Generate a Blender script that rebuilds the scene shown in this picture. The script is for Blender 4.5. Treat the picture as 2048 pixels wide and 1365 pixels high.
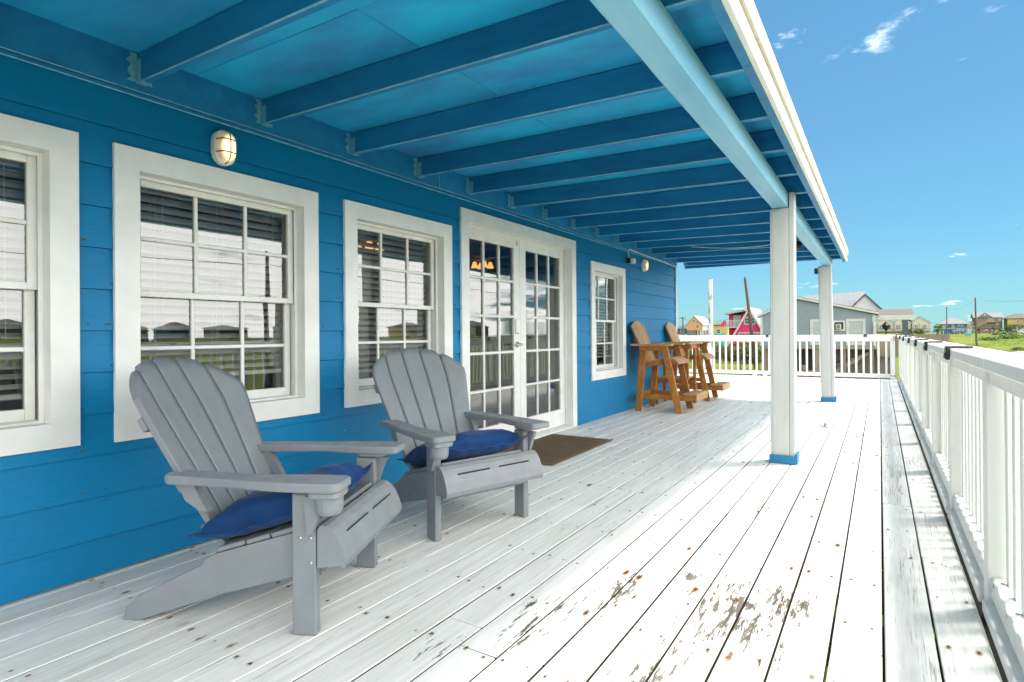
import bpy, bmesh, math, random
from mathutils import Vector, Matrix, noise
random.seed(7)
scene = bpy.context.scene
C = scene.collection
R = math.radians
for o in list(bpy.data.objects): bpy.data.objects.remove(o, do_unlink=True)

# ------------------------------------------------------------------ camera
CAMH = 1.0924
cam = bpy.data.objects.new('camera', bpy.data.cameras.new('camera')); C.objects.link(cam)
cam.data.sensor_width = 36.0
cam.data.lens = 1151.92 / 2048 * 36.0
cam.data.shift_y = -16.6 / 2048
cam.data.clip_start = 0.05; cam.data.clip_end = 20000
cam.matrix_world = (Matrix.Translation((0, 0, CAMH)) @ Matrix.Rotation(0.56848, 4, 'Z')
                    @ Matrix.Rotation(math.pi / 2 + 0.00207, 4, 'X') @ Matrix.Rotation(-0.00727, 4, 'Z'))
scene.camera = cam

# ------------------------------------------------------------------ sky, sun, exposure
SUN = Vector((0.28, 0.30, 1.0)).normalized()
SUN_EL = math.asin(SUN.z); SUN_ROT = math.atan2(SUN.x, SUN.y)
world = bpy.data.worlds.new('World'); scene.world = world; world.use_nodes = True
wn = world.node_tree; wn.nodes.clear()
def W(t, **k):
    n = wn.nodes.new(t)
    for a, v in k.items(): setattr(n, a, v)
    return n
sky = W('ShaderNodeTexSky', sky_type='NISHITA', sun_disc=False)
sky.sun_elevation = SUN_EL; sky.sun_rotation = SUN_ROT; sky.altitude = 0.0
sky.air_density = 1.0; sky.dust_density = 0.1; sky.ozone_density = 2.2
hs = W('ShaderNodeHueSaturation'); hs.inputs['Saturation'].default_value = 1.12; hs.inputs['Value'].default_value = 1.0
wn.links.new(sky.outputs[0], hs.inputs['Color'])
tint = W('ShaderNodeMix', data_type='RGBA', blend_type='MULTIPLY'); tint.inputs[0].default_value = 1.0; tint.inputs[7].default_value = (0.72, 0.98, 1.08, 1); wn.links.new(hs.outputs[0], tint.inputs[6])
# thin fair-weather cloud, laid on a plane high over the whole sky
tc = W('ShaderNodeTexCoord'); sep = W('ShaderNodeSeparateXYZ'); wn.links.new(tc.outputs['Generated'], sep.inputs[0])
zz = W('ShaderNodeMath', operation='MAXIMUM'); wn.links.new(sep.outputs[2], zz.inputs[0]); zz.inputs[1].default_value = 0.02
za = W('ShaderNodeMath', operation='ADD'); wn.links.new(zz.outputs[0], za.inputs[0]); za.inputs[1].default_value = 0.12
dx = W('ShaderNodeMath', operation='DIVIDE'); wn.links.new(sep.outputs[0], dx.inputs[0]); wn.links.new(za.outputs[0], dx.inputs[1])
dy = W('ShaderNodeMath', operation='DIVIDE'); wn.links.new(sep.outputs[1], dy.inputs[0]); wn.links.new(za.outputs[0], dy.inputs[1])
cx = W('ShaderNodeCombineXYZ'); wn.links.new(dx.outputs[0], cx.inputs[0]); wn.links.new(dy.outputs[0], cx.inputs[1])
CLOUD_OFF = (3.025, 2.007, 0.0)
mp = W('ShaderNodeMapping'); mp.inputs['Location'].default_value = CLOUD_OFF; wn.links.new(cx.outputs[0], mp.inputs[0])
nz = W('ShaderNodeTexNoise'); nz.inputs['Scale'].default_value = 1.5; nz.inputs['Detail'].default_value = 9; nz.inputs['Roughness'].default_value = 0.62
nz.inputs['Distortion'].default_value = 0.25
wn.links.new(mp.outputs[0], nz.inputs[0])
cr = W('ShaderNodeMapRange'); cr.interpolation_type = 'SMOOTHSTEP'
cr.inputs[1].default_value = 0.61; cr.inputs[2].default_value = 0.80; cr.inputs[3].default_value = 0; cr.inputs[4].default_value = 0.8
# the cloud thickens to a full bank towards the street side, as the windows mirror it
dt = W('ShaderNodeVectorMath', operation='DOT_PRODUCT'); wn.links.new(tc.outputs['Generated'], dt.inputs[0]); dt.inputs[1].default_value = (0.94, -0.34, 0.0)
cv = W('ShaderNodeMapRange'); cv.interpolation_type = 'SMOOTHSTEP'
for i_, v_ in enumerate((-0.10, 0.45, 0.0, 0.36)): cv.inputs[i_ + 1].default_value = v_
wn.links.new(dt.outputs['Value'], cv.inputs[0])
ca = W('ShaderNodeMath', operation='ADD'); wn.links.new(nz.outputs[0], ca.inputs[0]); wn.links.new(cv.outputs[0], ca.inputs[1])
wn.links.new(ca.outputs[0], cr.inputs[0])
mx = W('ShaderNodeMix', data_type='RGBA'); wn.links.new(cr.outputs[0], mx.inputs[0]); gm = W('ShaderNodeGamma'); gm.inputs[1].default_value = 0.55; wn.links.new(tint.outputs[2], gm.inputs[0])
gs = W('ShaderNodeMix', data_type='RGBA', blend_type='MULTIPLY'); gs.inputs[0].default_value = 1.0; gs.inputs[7].default_value = (0.45, 0.735, 0.855, 1); wn.links.new(gm.outputs[0], gs.inputs[6])
wn.links.new(gs.outputs[2], mx.inputs[6])
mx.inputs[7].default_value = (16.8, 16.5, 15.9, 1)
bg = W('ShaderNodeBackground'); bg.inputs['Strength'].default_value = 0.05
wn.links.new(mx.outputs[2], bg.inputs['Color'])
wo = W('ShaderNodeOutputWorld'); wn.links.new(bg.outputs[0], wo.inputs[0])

sd = bpy.data.lights.new('sun', 'SUN'); sd.energy = 1.0; sd.angle = R(10); sd.color = (1.0, 0.965, 0.90)
so = bpy.data.objects.new('sun', sd); C.objects.link(so); so.rotation_euler = SUN.to_track_quat('Z', 'Y').to_euler()
so.location = (5, 5, 20)

vs = scene.view_settings; vs.view_transform = 'Standard'; vs.look = 'None'; vs.exposure = 2.8; vs.gamma = 1.0
scene.render.engine = 'CYCLES'
scene.cycles.max_bounces = 10; scene.cycles.diffuse_bounces = 6; scene.cycles.glossy_bounces = 4
scene.cycles.transparent_max_bounces = 24; scene.cycles.transmission_bounces = 6
scene.cycles.caustics_reflective = False; scene.cycles.caustics_refractive = False

# ------------------------------------------------------------------ material helpers
def newmat(name):
    m = bpy.data.materials.new(name); m.use_nodes = True; t = m.node_tree; t.nodes.clear(); return m, t
def N(t, ty, **k):
    n = t.nodes.new(ty)
    for a, v in k.items(): setattr(n, a, v)
    return n
def c4(c): return (c[0], c[1], c[2], 1)
def coords(t, stretch=(1, 1, 1), rnd=True, world_space=False):
    if world_space:
        src = N(t, 'ShaderNodeNewGeometry').outputs['Position']
    else:
        src = N(t, 'ShaderNodeTexCoord').outputs['Object']
    if rnd and not world_space:
        oi = N(t, 'ShaderNodeObjectInfo'); ml = N(t, 'ShaderNodeMath', operation='MULTIPLY'); ml.inputs[1].default_value = 57.0
        t.links.new(oi.outputs['Random'], ml.inputs[0])
        ad = N(t, 'ShaderNodeVectorMath', operation='ADD'); t.links.new(src, ad.inputs[0]); t.links.new(ml.outputs[0], ad.inputs[1]); src = ad.outputs[0]
    mp = N(t, 'ShaderNodeMapping'); mp.inputs['Scale'].default_value = stretch; t.links.new(src, mp.inputs[0])
    return mp.outputs[0]
def nse(t, vec, scale, detail=4, rough=0.55, dist=0.0):
    n = N(t, 'ShaderNodeTexNoise'); n.inputs['Scale'].default_value = scale; n.inputs['Detail'].default_value = detail
    n.inputs['Roughness'].default_value = rough; n.inputs['Distortion'].default_value = dist
    t.links.new(vec, n.inputs['Vector']); return n.outputs[0]
def mr(t, v, a, b, c=0.0, d=1.0, smooth=False):
    n = N(t, 'ShaderNodeMapRange')
    if smooth: n.interpolation_type = 'SMOOTHSTEP'
    for i, x in enumerate((a, b, c, d)): n.inputs[i + 1].default_value = x
    t.links.new(v, n.inputs[0]); return n.outputs[0]
def mixc(t, f, a, b, blend='MIX'):
    n = N(t, 'ShaderNodeMix', data_type='RGBA', blend_type=blend)
    if isinstance(f, (int, float)): n.inputs[0].default_value = f
    else: t.links.new(f, n.inputs[0])
    for i, x in ((6, a), (7, b)):
        if isinstance(x, tuple): n.inputs[i].default_value = c4(x)
        else: t.links.new(x, n.inputs[i])
    return n.outputs[2]
def mth(t, op, a, b=None):
    n = N(t, 'ShaderNodeMath', operation=op)
    for i, x in enumerate((a, b)):
        if x is None: continue
        if isinstance(x, (int, float)): n.inputs[i].default_value = x
        else: t.links.new(x, n.inputs[i])
    return n.outputs[0]
def bumpn(t, hgt, strength, dist=0.01):
    b = N(t, 'ShaderNodeBump'); b.inputs['Strength'].default_value = strength; b.inputs['Distance'].default_value = dist
    t.links.new(hgt, b.inputs['Height']); return b.outputs[0]
def finish(t, col, rough, nrm=None, spec=0.5, metal=0.0, extra=None):
    p = N(t, 'ShaderNodeBsdfPrincipled')
    if isinstance(col, tuple): p.inputs['Base Color'].default_value = c4(col)
    else: t.links.new(col, p.inputs['Base Color'])
    if isinstance(rough, (int, float)): p.inputs['Roughness'].default_value = rough
    else: t.links.new(rough, p.inputs['Roughness'])
    p.inputs['Specular IOR Level'].default_value = spec; p.inputs['Metallic'].default_value = metal
    if nrm: t.links.new(nrm, p.inputs['Normal'])
    if extra:
        for k, v in extra.items(): p.inputs[k].default_value = v
    o = N(t, 'ShaderNodeOutputMaterial'); t.links.new(p.outputs[0], o.inputs[0]); return p
def pbr(name, c, c2=None, scale=8, stretch=(1, 1, 1), rough=0.5, bump=0.1, bscale=60, spec=0.4, lo=0.35, hi=0.7, metal=0.0, bstretch=None, bdist=0.004, rv=0.0, world_space=False, extra=None):
    m, t = newmat(name)
    v = coords(t, stretch, True, world_space)
    f = mr(t, nse(t, v, scale, 6, 0.6), lo, hi)
    col = mixc(t, f, c, c2 if c2 else tuple(x * 0.86 for x in c))
    if rv:
        oi = N(t, 'ShaderNodeObjectInfo'); g = mr(t, oi.outputs['Random'], 0, 1, 1 - rv, 1 + rv)
        hsv = N(t, 'ShaderNodeHueSaturation'); t.links.new(g, hsv.inputs['Value']); t.links.new(col, hsv.inputs['Color']); col = hsv.outputs[0]
    nrm = None
    if bump:
        v2 = coords(t, bstretch or stretch, True, world_space)
        nrm = bumpn(t, nse(t, v2, bscale, 4, 0.6), bump, bdist)
    finish(t, col, rough, nrm, spec, metal, extra); return m

M = {}
M['trim'] = pbr('white_trim', (0.75, 0.745, 0.715), (0.66, 0.655, 0.62), 5, (1, 1, 1), 0.42, 0.12, 70, 0.4, bstretch=(1, .3, .3))
M['trim2'] = pbr('white_sash', (0.76, 0.755, 0.725), (0.67, 0.66, 0.61), 9, (1, 1, 1), 0.4, 0.08, 60)
M['blind'] = pbr('blind_white', (0.82, 0.82, 0.80), None, 3, (1, 1, 1), 0.35, 0, 60)
M['rafter'] = pbr('rafter_blue', (0.012, 0.215, 0.375), (0.006, 0.140, 0.275), 3.4, (.5, 2.5, 2.5), 0.5, 0.3, 30, 0.35, bstretch=(.08, 3, 3), rv=.1)
def rafter_paint():
    m, t = newmat('rafter_blue')
    v_ = coords(t, (.5, 2.5, 2.5)); f = mr(t, nse(t, v_, 3.4, 6, .65), .32, .7)
    col = mixc(t, f, (0.010, 0.200, 0.400), (0.006, 0.132, 0.300))
    st_ = mr(t, nse(t, coords(t, (.8, 1.5, 1.5)), 1.4, 5, .7), .60, .78, 0, .55); col = mixc(t, st_, col, (0.020, 0.105, 0.190))
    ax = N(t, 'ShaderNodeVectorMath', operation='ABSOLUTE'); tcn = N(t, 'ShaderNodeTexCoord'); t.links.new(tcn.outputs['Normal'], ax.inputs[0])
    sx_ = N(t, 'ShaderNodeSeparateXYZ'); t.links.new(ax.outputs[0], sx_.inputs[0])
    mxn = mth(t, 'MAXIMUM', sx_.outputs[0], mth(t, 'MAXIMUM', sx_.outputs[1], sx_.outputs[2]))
    edge_mix = mth(t, 'MULTIPLY', mr(t, mxn, .80, .92, 1, 0), mr(t, nse(t, coords(t, (1.2, 3, 3)), 6, 5, .7), .35, .6, .25, .9))
    col = mixc(t, edge_mix, col, (0.22, 0.46, 0.58))  # chamfered edges mixed to a lighter blue, broken up by noise
    spk = mr(t, nse(t, coords(t, (1, 1, 1)), 30, 3, .6), .76, .80, 0, .4); col = mixc(t, spk, col, (0.25, 0.42, 0.48))
    oi = N(t, 'ShaderNodeObjectInfo'); hv = N(t, 'ShaderNodeHueSaturation'); t.links.new(mr(t, oi.outputs['Random'], 0, 1, .9, 1.12), hv.inputs['Value']); t.links.new(col, hv.inputs['Color'])
    finish(t, hv.outputs[0], .5, bumpn(t, nse(t, coords(t, (.6, 12, 12)), 3.0, 5, .65), .35, .004), .3); return m
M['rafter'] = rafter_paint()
M['ceiling'] = pbr('ceiling_blue', (0.014, 0.430, 0.700), (0.030, 0.190, 0.430), 2.0, (.6, 1.3, 1), 0.55, 0.18, 26, 0.3, bstretch=(.15, 2.5, 1), rv=.05)
M['beam'] = pbr('beam_blue', (0.24, 0.50, 0.68), (0.14, 0.40, 0.60), 2.5, (3, .4, 3), 0.5, 0.35, 30, 0.35, bstretch=(3, .1, 3))
M['basetrim'] = pbr('base_blue', (0.008, 0.155, 0.33), None, 6, (1, 1, 1), 0.45, 0.15, 50)
M['plastic'] = pbr('grey_resin', (0.200, 0.220, 0.236), (0.168, 0.187, 0.204), 7, (1, 1, 1), 0.46, 0.12, 260, 0.35, bdist=.001)
def resin():
    m, t = newmat('grey_resin')
    v_ = coords(t, (1, 1, 1)); f = mr(t, nse(t, v_, 7, 6, .65), .35, .7)
    col = mixc(t, f, (0.198, 0.216, 0.230), (0.172, 0.189, 0.204))
    sc = mr(t, nse(t, coords(t, (3, 14, 14)), 4, 5, .7), .66, .74, 0, .35); col = mixc(t, sc, col, (0.30, 0.315, 0.32))
    gn = N(t, 'ShaderNodeNewGeometry'); sz = N(t, 'ShaderNodeSeparateXYZ'); t.links.new(gn.outputs['Normal'], sz.inputs[0])
    du = mth(t, 'MULTIPLY', mr(t, sz.outputs[2], .3, 1.0, 0, .5), mr(t, nse(t, v_, 16, 5, .7), .3, .7)); col = mixc(t, du, col, (0.33, 0.335, 0.32))
    g = nse(t, coords(t, (4, 60, 60)), 5, 3, .6)
    finish(t, col, mr(t, f, 0, 1, .42, .55), bumpn(t, g, .16, .002), .35); return m
M['plastic'] = resin()
M['dark'] = pbr('dark_gap', (0.02, 0.02, 0.02), None, 4, (1, 1, 1), 0.8, 0, 30)
M['black'] = pbr('black_plastic', (0.012, 0.012, 0.013), None, 4, (1, 1, 1), 0.4, 0, 30)
M['steel'] = pbr('brushed_steel', (0.55, 0.55, 0.53), None, 20, (1, 1, 1), 0.3, 0, 60, metal=1.0)
M['teak'] = pbr('oiled_wood', (0.38, 0.155, 0.030), (0.23, 0.083, 0.013), 5, (1.5, 1.5, 1.5), 0.5, 0.25, 22, 0.35, bstretch=(2, 2, .3), rv=.16)
M['teak_top'] = pbr('worn_wood', (0.46, 0.29, 0.15), (0.32, 0.17, 0.07), 6, (.6, 4, 3), 0.6, 0.3, 22, 0.3, bstretch=(3, .3, 3), rv=.14)
M['mat'] = None
M['interior'] = pbr('interior_wall', (0.55, 0.52, 0.48), None, 3, (1, 1, 1), 0.8, 0, 30)
M['interior_floor'] = pbr('interior_floor', (0.20, 0.13, 0.08), (0.13, 0.08, 0.05), 3, (6, .6, 1), 0.5, 0, 30)
M['asphalt'] = pbr('concrete_road', (0.30, 0.26, 0.22), (0.22, 0.195, 0.17), .35, (1, 1, 1), 0.85, 0.2, 3, world_space=True)
M['pole'] = pbr('weathered_pole', (0.13, 0.095, 0.07), (0.07, 0.052, 0.04), 3, (6, 6, .5), 0.8, 0.4, 20, bstretch=(6, 6, .4))
M['paintpole'] = pbr('peeling_white_post', (0.46, 0.45, 0.42), (0.16, 0.13, 0.10), 14, (1, 1, .3), 0.7, 0.3, 30, lo=.54, hi=.62)
M['galv'] = pbr('painted_galvanised', (0.07, 0.29, 0.42), (0.17, 0.40, 0.50), 40, (1, 1, 1), 0.35, 0.4, 90, 0.5)
M['drip'] = pbr('weathered_drip_edge', (0.60, 0.56, 0.44), (0.42, 0.36, 0.25), 3, (1, .6, 2), 0.55, 0.2, 40, lo=.45, hi=.8)
M['guard'] = pbr('guard_wire', (0.16, 0.13, 0.10), None, 20, (1, 1, 1), 0.4, 0, 60)
M['cable'] = pbr('white_cable', (0.62, 0.66, 0.66), None, 4, (1, 1, 1), 0.5, 0, 30)
M['shingle'] = pbr('grey_shingle', (0.20, 0.205, 0.205), (0.14, 0.145, 0.145), 3, (1, 1, 1), 0.85, 0.3, 12)
M['shinglebrown'] = pbr('brown_shingle', (0.128, 0.110, 0.092), (0.090, 0.078, 0.066), 3, (1, 1, 1), 0.85, 0.3, 12)
M['shingledark'] = pbr('slate_shingle', (0.075, 0.085, 0.11), None, 3, (1, 1, 1), 0.8, 0.3, 12)
M['metalroof'] = pbr('pale_metal_roof', (0.36, 0.365, 0.36), None, 2, (8, .3, .3), 0.5, 0.1, 6)
M['greywood'] = pbr('weathered_wood', (0.25, 0.20, 0.155), (0.16, 0.13, 0.105), 3, (3, 3, .5), 0.85, 0.3, 14, rv=.2)
M['tanwood'] = pbr('new_timber', (0.46, 0.28, 0.13), (0.36, 0.21, 0.10), 3, (2, 2, 1), 0.7, 0.1, 14)
M['housewin'] = pbr('house_glass', (0.05, 0.07, 0.08), (0.10, 0.13, 0.14), 1.5, (1, 1, 1), 0.08, 0, 30, 0.7)
M['housewhite'] = pbr('house_white', (0.47, 0.465, 0.44), None, 2, (1, 1, 1), 0.6, 0, 30)
M['curtain'] = pbr('curtained_pane', (0.33, 0.37, 0.37), (0.22, 0.25, 0.26), 7, (5, 5, .3), 0.25, 0, 30, 0.6)
M['tyre'] = pbr('tyre_rubber', (0.02, 0.02, 0.02), None, 4, (1, 1, 1), 0.7, 0, 30)
M['storage'] = pbr('grey_panel', (0.17, 0.155, 0.14), None, 2, (3, 3, .3), 0.8, 0.1, 8)
M['redflower'] = pbr('dry_shrub', (0.16, 0.09, 0.04), (0.08, 0.06, 0.03), 3, (1, 1, 1), 0.8, 0, 30)
M['sheet'] = pbr('sunroom_screen', (0.20, 0.16, 0.15), None, 2, (1, 1, 1), 0.5, 0, 30)
def paint(name, c, rough=0.35, spec=0.5):
    M[name] = pbr(name, c, tuple(x * .93 for x in c), 3, (1, 1, 1), rough, 0, 30, spec); return M[name]
paint('car_red', (0.20, 0.018, 0.022)); paint('car_white', (0.7, 0.7, 0.7)); paint('car_silver', (0.35, 0.37, 0.39)); paint('car_dark', (0.02, 0.024, 0.03)); paint('car_blue', (0.02, 0.06, 0.14))
paint('signblue', (0.03, 0.26, 0.33), .5); paint('teal_door', (0.02, 0.42, 0.62), .5); paint('aquapaint', (.02, .36, .36), .6)
def lap(name, c, pitch, rough=0.6, depth=.35):
    # horizontal lap siding of the far houses: a saw-tooth relief along z, far too fine to build
    m, t = newmat(name)
    v = coords(t, (1, 1, 1), False)
    s = N(t, 'ShaderNodeSeparateXYZ'); t.links.new(v, s.inputs[0])
    fr = mth(t, 'FRACT', mth(t, 'MULTIPLY', s.outputs[2], 1.0 / pitch))
    nz_ = nse(t, v, 1.2, 4)
    col = mixc(t, mr(t, nz_, .35, .7), c, tuple(x * .9 for x in c))
    col = mixc(t, mr(t, fr, 0.0, 0.10, 0.45, 0.0), col, tuple(x * .55 for x in c))  # shade line under each lap, painted into the colour
    finish(t, col, rough, bumpn(t, fr, depth, .03), .3); M[name] = m; return m
lap('grey_siding', (0.200, 0.235, 0.275), .2); lap('pink_siding', (0.60, 0.026, 0.13), .3, .6, .1); lap('peach_siding', (0.52, 0.25, 0.13), .2)
lap('yellow_siding', (0.48, 0.35, 0.11), .2); lap('cream_siding', (0.50, 0.46, 0.33), .2); lap('blue_siding', (0.012, 0.17, 0.27), .2)
lap('taupe_siding', (0.19, 0.17, 0.15), .2); lap('white_siding', (0.5, 0.5, 0.48), .2); lap('navy_siding', (0.04, 0.12, 0.25), .2); lap('red_siding', (.45, .06, .05), .2)

# deck paint: white coat, grain, worn edges, bare grey wood where it peels
def deckmat():
    m, t = newmat('deck_white_paint')
    g = coords(t, (34, 1.6, 8)); grain = nse(t, g, 1.0, 7, 0.68, .6)
    g2 = coords(t, (130, 3.5, 20)); fine = nse(t, g2, 1.0, 3, 0.6)
    p = coords(t, (13, 2.4, 4)); n1 = nse(t, p, 2.0, 9, 0.75, .25)
    pc = coords(t, (48, 6.0, 4)); n2 = nse(t, pc, 1.6, 5, .75)
    pos = N(t, 'ShaderNodeNewGeometry').outputs['Position']
    def spot(cx_, cy_, sx, sy, r):
        ad = N(t, 'ShaderNodeVectorMath', operation='SUBTRACT'); t.links.new(pos, ad.inputs[0]); ad.inputs[1].default_value = (cx_, cy_, 0)
        ml = N(t, 'ShaderNodeVectorMath', operation='MULTIPLY'); t.links.new(ad.outputs[0], ml.inputs[0]); ml.inputs[1].default_value = (sx, sy, 0)
        ln = N(t, 'ShaderNodeVectorMath', operation='LENGTH'); t.links.new(ml.outputs[0], ln.inputs[0])
        return mr(t, ln.outputs['Value'], 0, r, 1, 0, True)
    area = spot(-.50, 2.35, 1, .5, .34)
    for a in ((-.34, 2.52, 1, .6, .26), (-.72, 2.55, 1.6, .6, .24), (-.60, 3.85, 1.4, .7, .2), (-.62, 1.75, 1.2, .5, .3), (-.95, 2.3, 1.5, .6, .26), (-1.1, 1.9, 1.4, .5, .3), (-1.3, 1.62, 1.2, .7, .18), (-.20, 7.0, 3, .4, .3), (-.55, 7.6, 2, .5, .25)):
        area = mth(t, 'MAXIMUM', area, mth(t, 'MULTIPLY', spot(*a), .8))
    big = nse(t, coords(t, (1, 1, 1), False, True), .9, 2)
    comb = mth(t, 'ADD', mth(t, 'MULTIPLY', n1, .62), mth(t, 'MULTIPLY', n2, .38))
    comb = mth(t, 'ADD', comb, mth(t, 'MULTIPLY', area, .162))
    comb = mth(t, 'ADD', comb, mr(t, big, .3, .7, -.035, .03))
    peel = mr(t, comb, .622, .637)
    flake = mr(t, comb, .60, .645)
    crack = mr(t, mth(t, 'ADD', nse(t, coords(t, (75, 2.2, 8)), 1.0, 6, .75, .2), mr(t, nse(t, coords(t, (1.6, .5, 1), False, True), 1.1, 3), .4, .7, -.06, .045)), .645, .70)
    white = mixc(t, mr(t, grain, .36, .66), (0.80, 0.792, 0.750), (0.60, 0.595, 0.555))
    white = mixc(t, mr(t, fine, .25, .75, 0, .35), white, (0.54, 0.535, 0.50))
    dirt = mr(t, nse(t, coords(t, (2.2, .7, 1)), 1.3, 5, .6), .55, .8, 0, .3)
    white = mixc(t, dirt, white, (0.42, 0.36, 0.22))
    wood = mixc(t, mr(t, grain, .35, .65), (0.150, 0.132, 0.104), (0.072, 0.064, 0.050))
    streak = mr(t, mth(t, 'ADD', nse(t, coords(t, (150, 3.2, 20)), 1.0, 4, .7), mr(t, nse(t, coords(t, (5, .9, 1)), 1.0, 4, .6), .42, .72, -.10, .080)), .575, .655)
    crackm = mth(t, 'MAXIMUM', mth(t, 'MULTIPLY', crack, .85), mth(t, 'MULTIPLY', streak, .62))
    col = mixc(t, crackm, white, (0.105, 0.098, 0.078))
    col = mixc(t, peel, col, wood)
    oi = N(t, 'ShaderNodeObjectInfo'); hv = N(t, 'ShaderNodeHueSaturation')
    t.links.new(mr(t, oi.outputs['Random'], 0, 1, .95, 1.03), hv.inputs['Value']); t.links.new(col, hv.inputs['Color'])
    h = mth(t, 'SUBTRACT', mth(t, 'ADD', mth(t, 'MULTIPLY', grain, .5), mth(t, 'MULTIPLY', fine, .25)), mth(t, 'MULTIPLY', peel, .55))
    h = mth(t, 'SUBTRACT', h, mth(t, 'MULTIPLY', crackm, .5))
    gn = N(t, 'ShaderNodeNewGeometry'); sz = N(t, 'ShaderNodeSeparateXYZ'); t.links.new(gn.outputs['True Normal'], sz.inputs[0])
    bare = mr(t, sz.outputs[2], .30, .55, 1, 0)        # unpainted sawn edges, their dark tone also standing in for gap shade
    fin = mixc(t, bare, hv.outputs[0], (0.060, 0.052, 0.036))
    ro = mr(t, peel, 0, 1, .48, .8)
    finish(t, fin, ro, bumpn(t, h, .6, .004), .3); return m
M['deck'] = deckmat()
def railmat():
    m, t = newmat('railing_white_paint')
    g = coords(t, (14, 14, 1.2)); grain = nse(t, g, 1.0, 5, .6, .3)
    n1 = nse(t, coords(t, (5, 5, 2)), 2.0, 7, .7)
    white = mixc(t, mr(t, grain, .3, .75), (0.76, 0.76, 0.735), (0.68, 0.68, 0.65))
    col = mixc(t, mr(t, n1, .68, .71), white, (0.34, 0.30, 0.24))
    finish(t, col, .5, bumpn(t, grain, .35, .004), .35); return m
M['rail'] = railmat()
M['postpaint'] = pbr('post_white_paint', (0.46, 0.475, 0.46), (0.41, 0.425, 0.405), 5, (3, 3, .5), 0.5, 0.2, 40, 0.35, bstretch=(4, 4, .3))

# blue lap siding of the porch wall: painted, embossed wood grain
def sidingmat():
    m, t = newmat('wall_blue_paint')
    g = coords(t, (4, 1.3, 26)); grain = nse(t, g, 2.2, 6, .66, .9)
    v = coords(t, (1, 1, 1)); big = nse(t, v, 1.1, 4)
    col = mixc(t, mr(t, big, .3, .72), (0.0006, 0.178, 0.375), (0.0006, 0.146, 0.318))
    spk = nse(t, coords(t, (1, 1, 1)), 38, 2, .5)
    col = mixc(t, mr(t, spk, .795, .815, 0, .5), col, (0.30, 0.45, 0.52))
    finish(t, col, mr(t, grain, .2, .8, .36, .52), bumpn(t, grain, .55, .003), .22); return m
M['siding'] = sidingmat()

def glassmat():
    m, t = newmat('window_glass')
    fr = N(t, 'ShaderNodeFresnel'); fr.inputs['IOR'].default_value = 2.2
    # old panes are never quite flat
    nb = bumpn(t, nse(t, coords(t, (1, 1, 1)), 2.2, 1), .05, .02)
    gl = N(t, 'ShaderNodeBsdfGlossy'); gl.inputs['Roughness'].default_value = 0.0; gl.inputs['Color'].default_value = (1, 1, 1, 1); t.links.new(nb, gl.inputs['Normal'])
    tr = N(t, 'ShaderNodeBsdfTransparent'); tr.inputs['Color'].default_value = (.90, .93, .92, 1)
    mxs = N(t, 'ShaderNodeMixShader'); t.links.new(fr.outputs[0], mxs.inputs[0]); t.links.new(tr.outputs[0], mxs.inputs[1]); t.links.new(gl.outputs[0], mxs.inputs[2])
    o = N(t, 'ShaderNodeOutputMaterial'); t.links.new(mxs.outputs[0], o.inputs[0]); return m
M['glass'] = glassmat()
def emit(name, c, s):
    m, t = newmat(name); e = N(t, 'ShaderNodeEmission'); e.inputs[0].default_value = c4(c); e.inputs[1].default_value = s
    o = N(t, 'ShaderNodeOutputMaterial'); t.links.new(e.outputs[0], o.inputs[0]); M[name] = m
emit('lamp_glow', (1.0, 0.72, 0.36), 0.75); emit('bulb_glow', (1.0, 0.80, 0.50), 2.6); emit('fan_glow', (1.0, .50, .12), .2)
def lampglass():
    m, t = newmat('frosted_lamp_glass')
    p = finish(t, (0.36, 0.27, 0.13), .3, None, .4)
    p.inputs['Emission Color'].default_value = (1.0, 0.74, 0.40, 1); 
    # brighter where the bulb sits behind the frosting
    v = N(t, 'ShaderNodeTexCoord').outputs['Object']; s = N(t, 'ShaderNodeSeparateXYZ'); t.links.new(v, s.inputs[0])
    l2 = mth(t, 'ADD', mth(t, 'POWER', mth(t, 'MULTIPLY', s.outputs[1], 28.0), 2.0), mth(t, 'POWER', mth(t, 'MULTIPLY', mth(t, 'ADD', s.outputs[2], .008), 17.0), 2.0))
    t.links.new(mr(t, l2, 0.1, 1.5, .40, .040, True), p.inputs['Emission Strength']); return m
M['lampglass'] = lampglass()
def fabric():
    m, t = newmat('navy_canvas')
    v = coords(t, (1, 1, 1)); n_ = nse(t, v, 7, 4)
    col = mixc(t, mr(t, n_, .3, .7), (0.004, 0.043, 0.155), (0.003, 0.030, 0.112))
    w = N(t, 'ShaderNodeTexWave'); w.inputs['Scale'].default_value = 260; t.links.new(v, w.inputs['Vector'])
    h = mth(t, 'ADD', nse(t, v, 26, 3), mth(t, 'MULTIPLY', w.outputs[1], .06))
    finish(t, col, .72, bumpn(t, h, .35, .006), .25, 0, {'Sheen Weight': .08, 'Sheen Roughness': .4}); return m
M['fabric'] = fabric()
def matmat(name, a, b):
    m, t = newmat(name)
    v = coords(t, (1, 1, 1), False); n_ = nse(t, v, 160, 3, .7); n2 = nse(t, v, 6, 3)
    col = mixc(t, mr(t, n_, .3, .7), a, b); col = mixc(t, mr(t, n2, .35, .75, 0, .25), col, tuple(x * 1.3 for x in a))
    finish(t, col, .95, bumpn(t, n_, .8, .006), .1); M[name] = m
matmat('mat', (0.165, 0.120, 0.070), (0.085, 0.062, 0.038)); matmat('mat_border', (0.19, 0.14, 0.085), (0.12, 0.088, 0.054))
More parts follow.
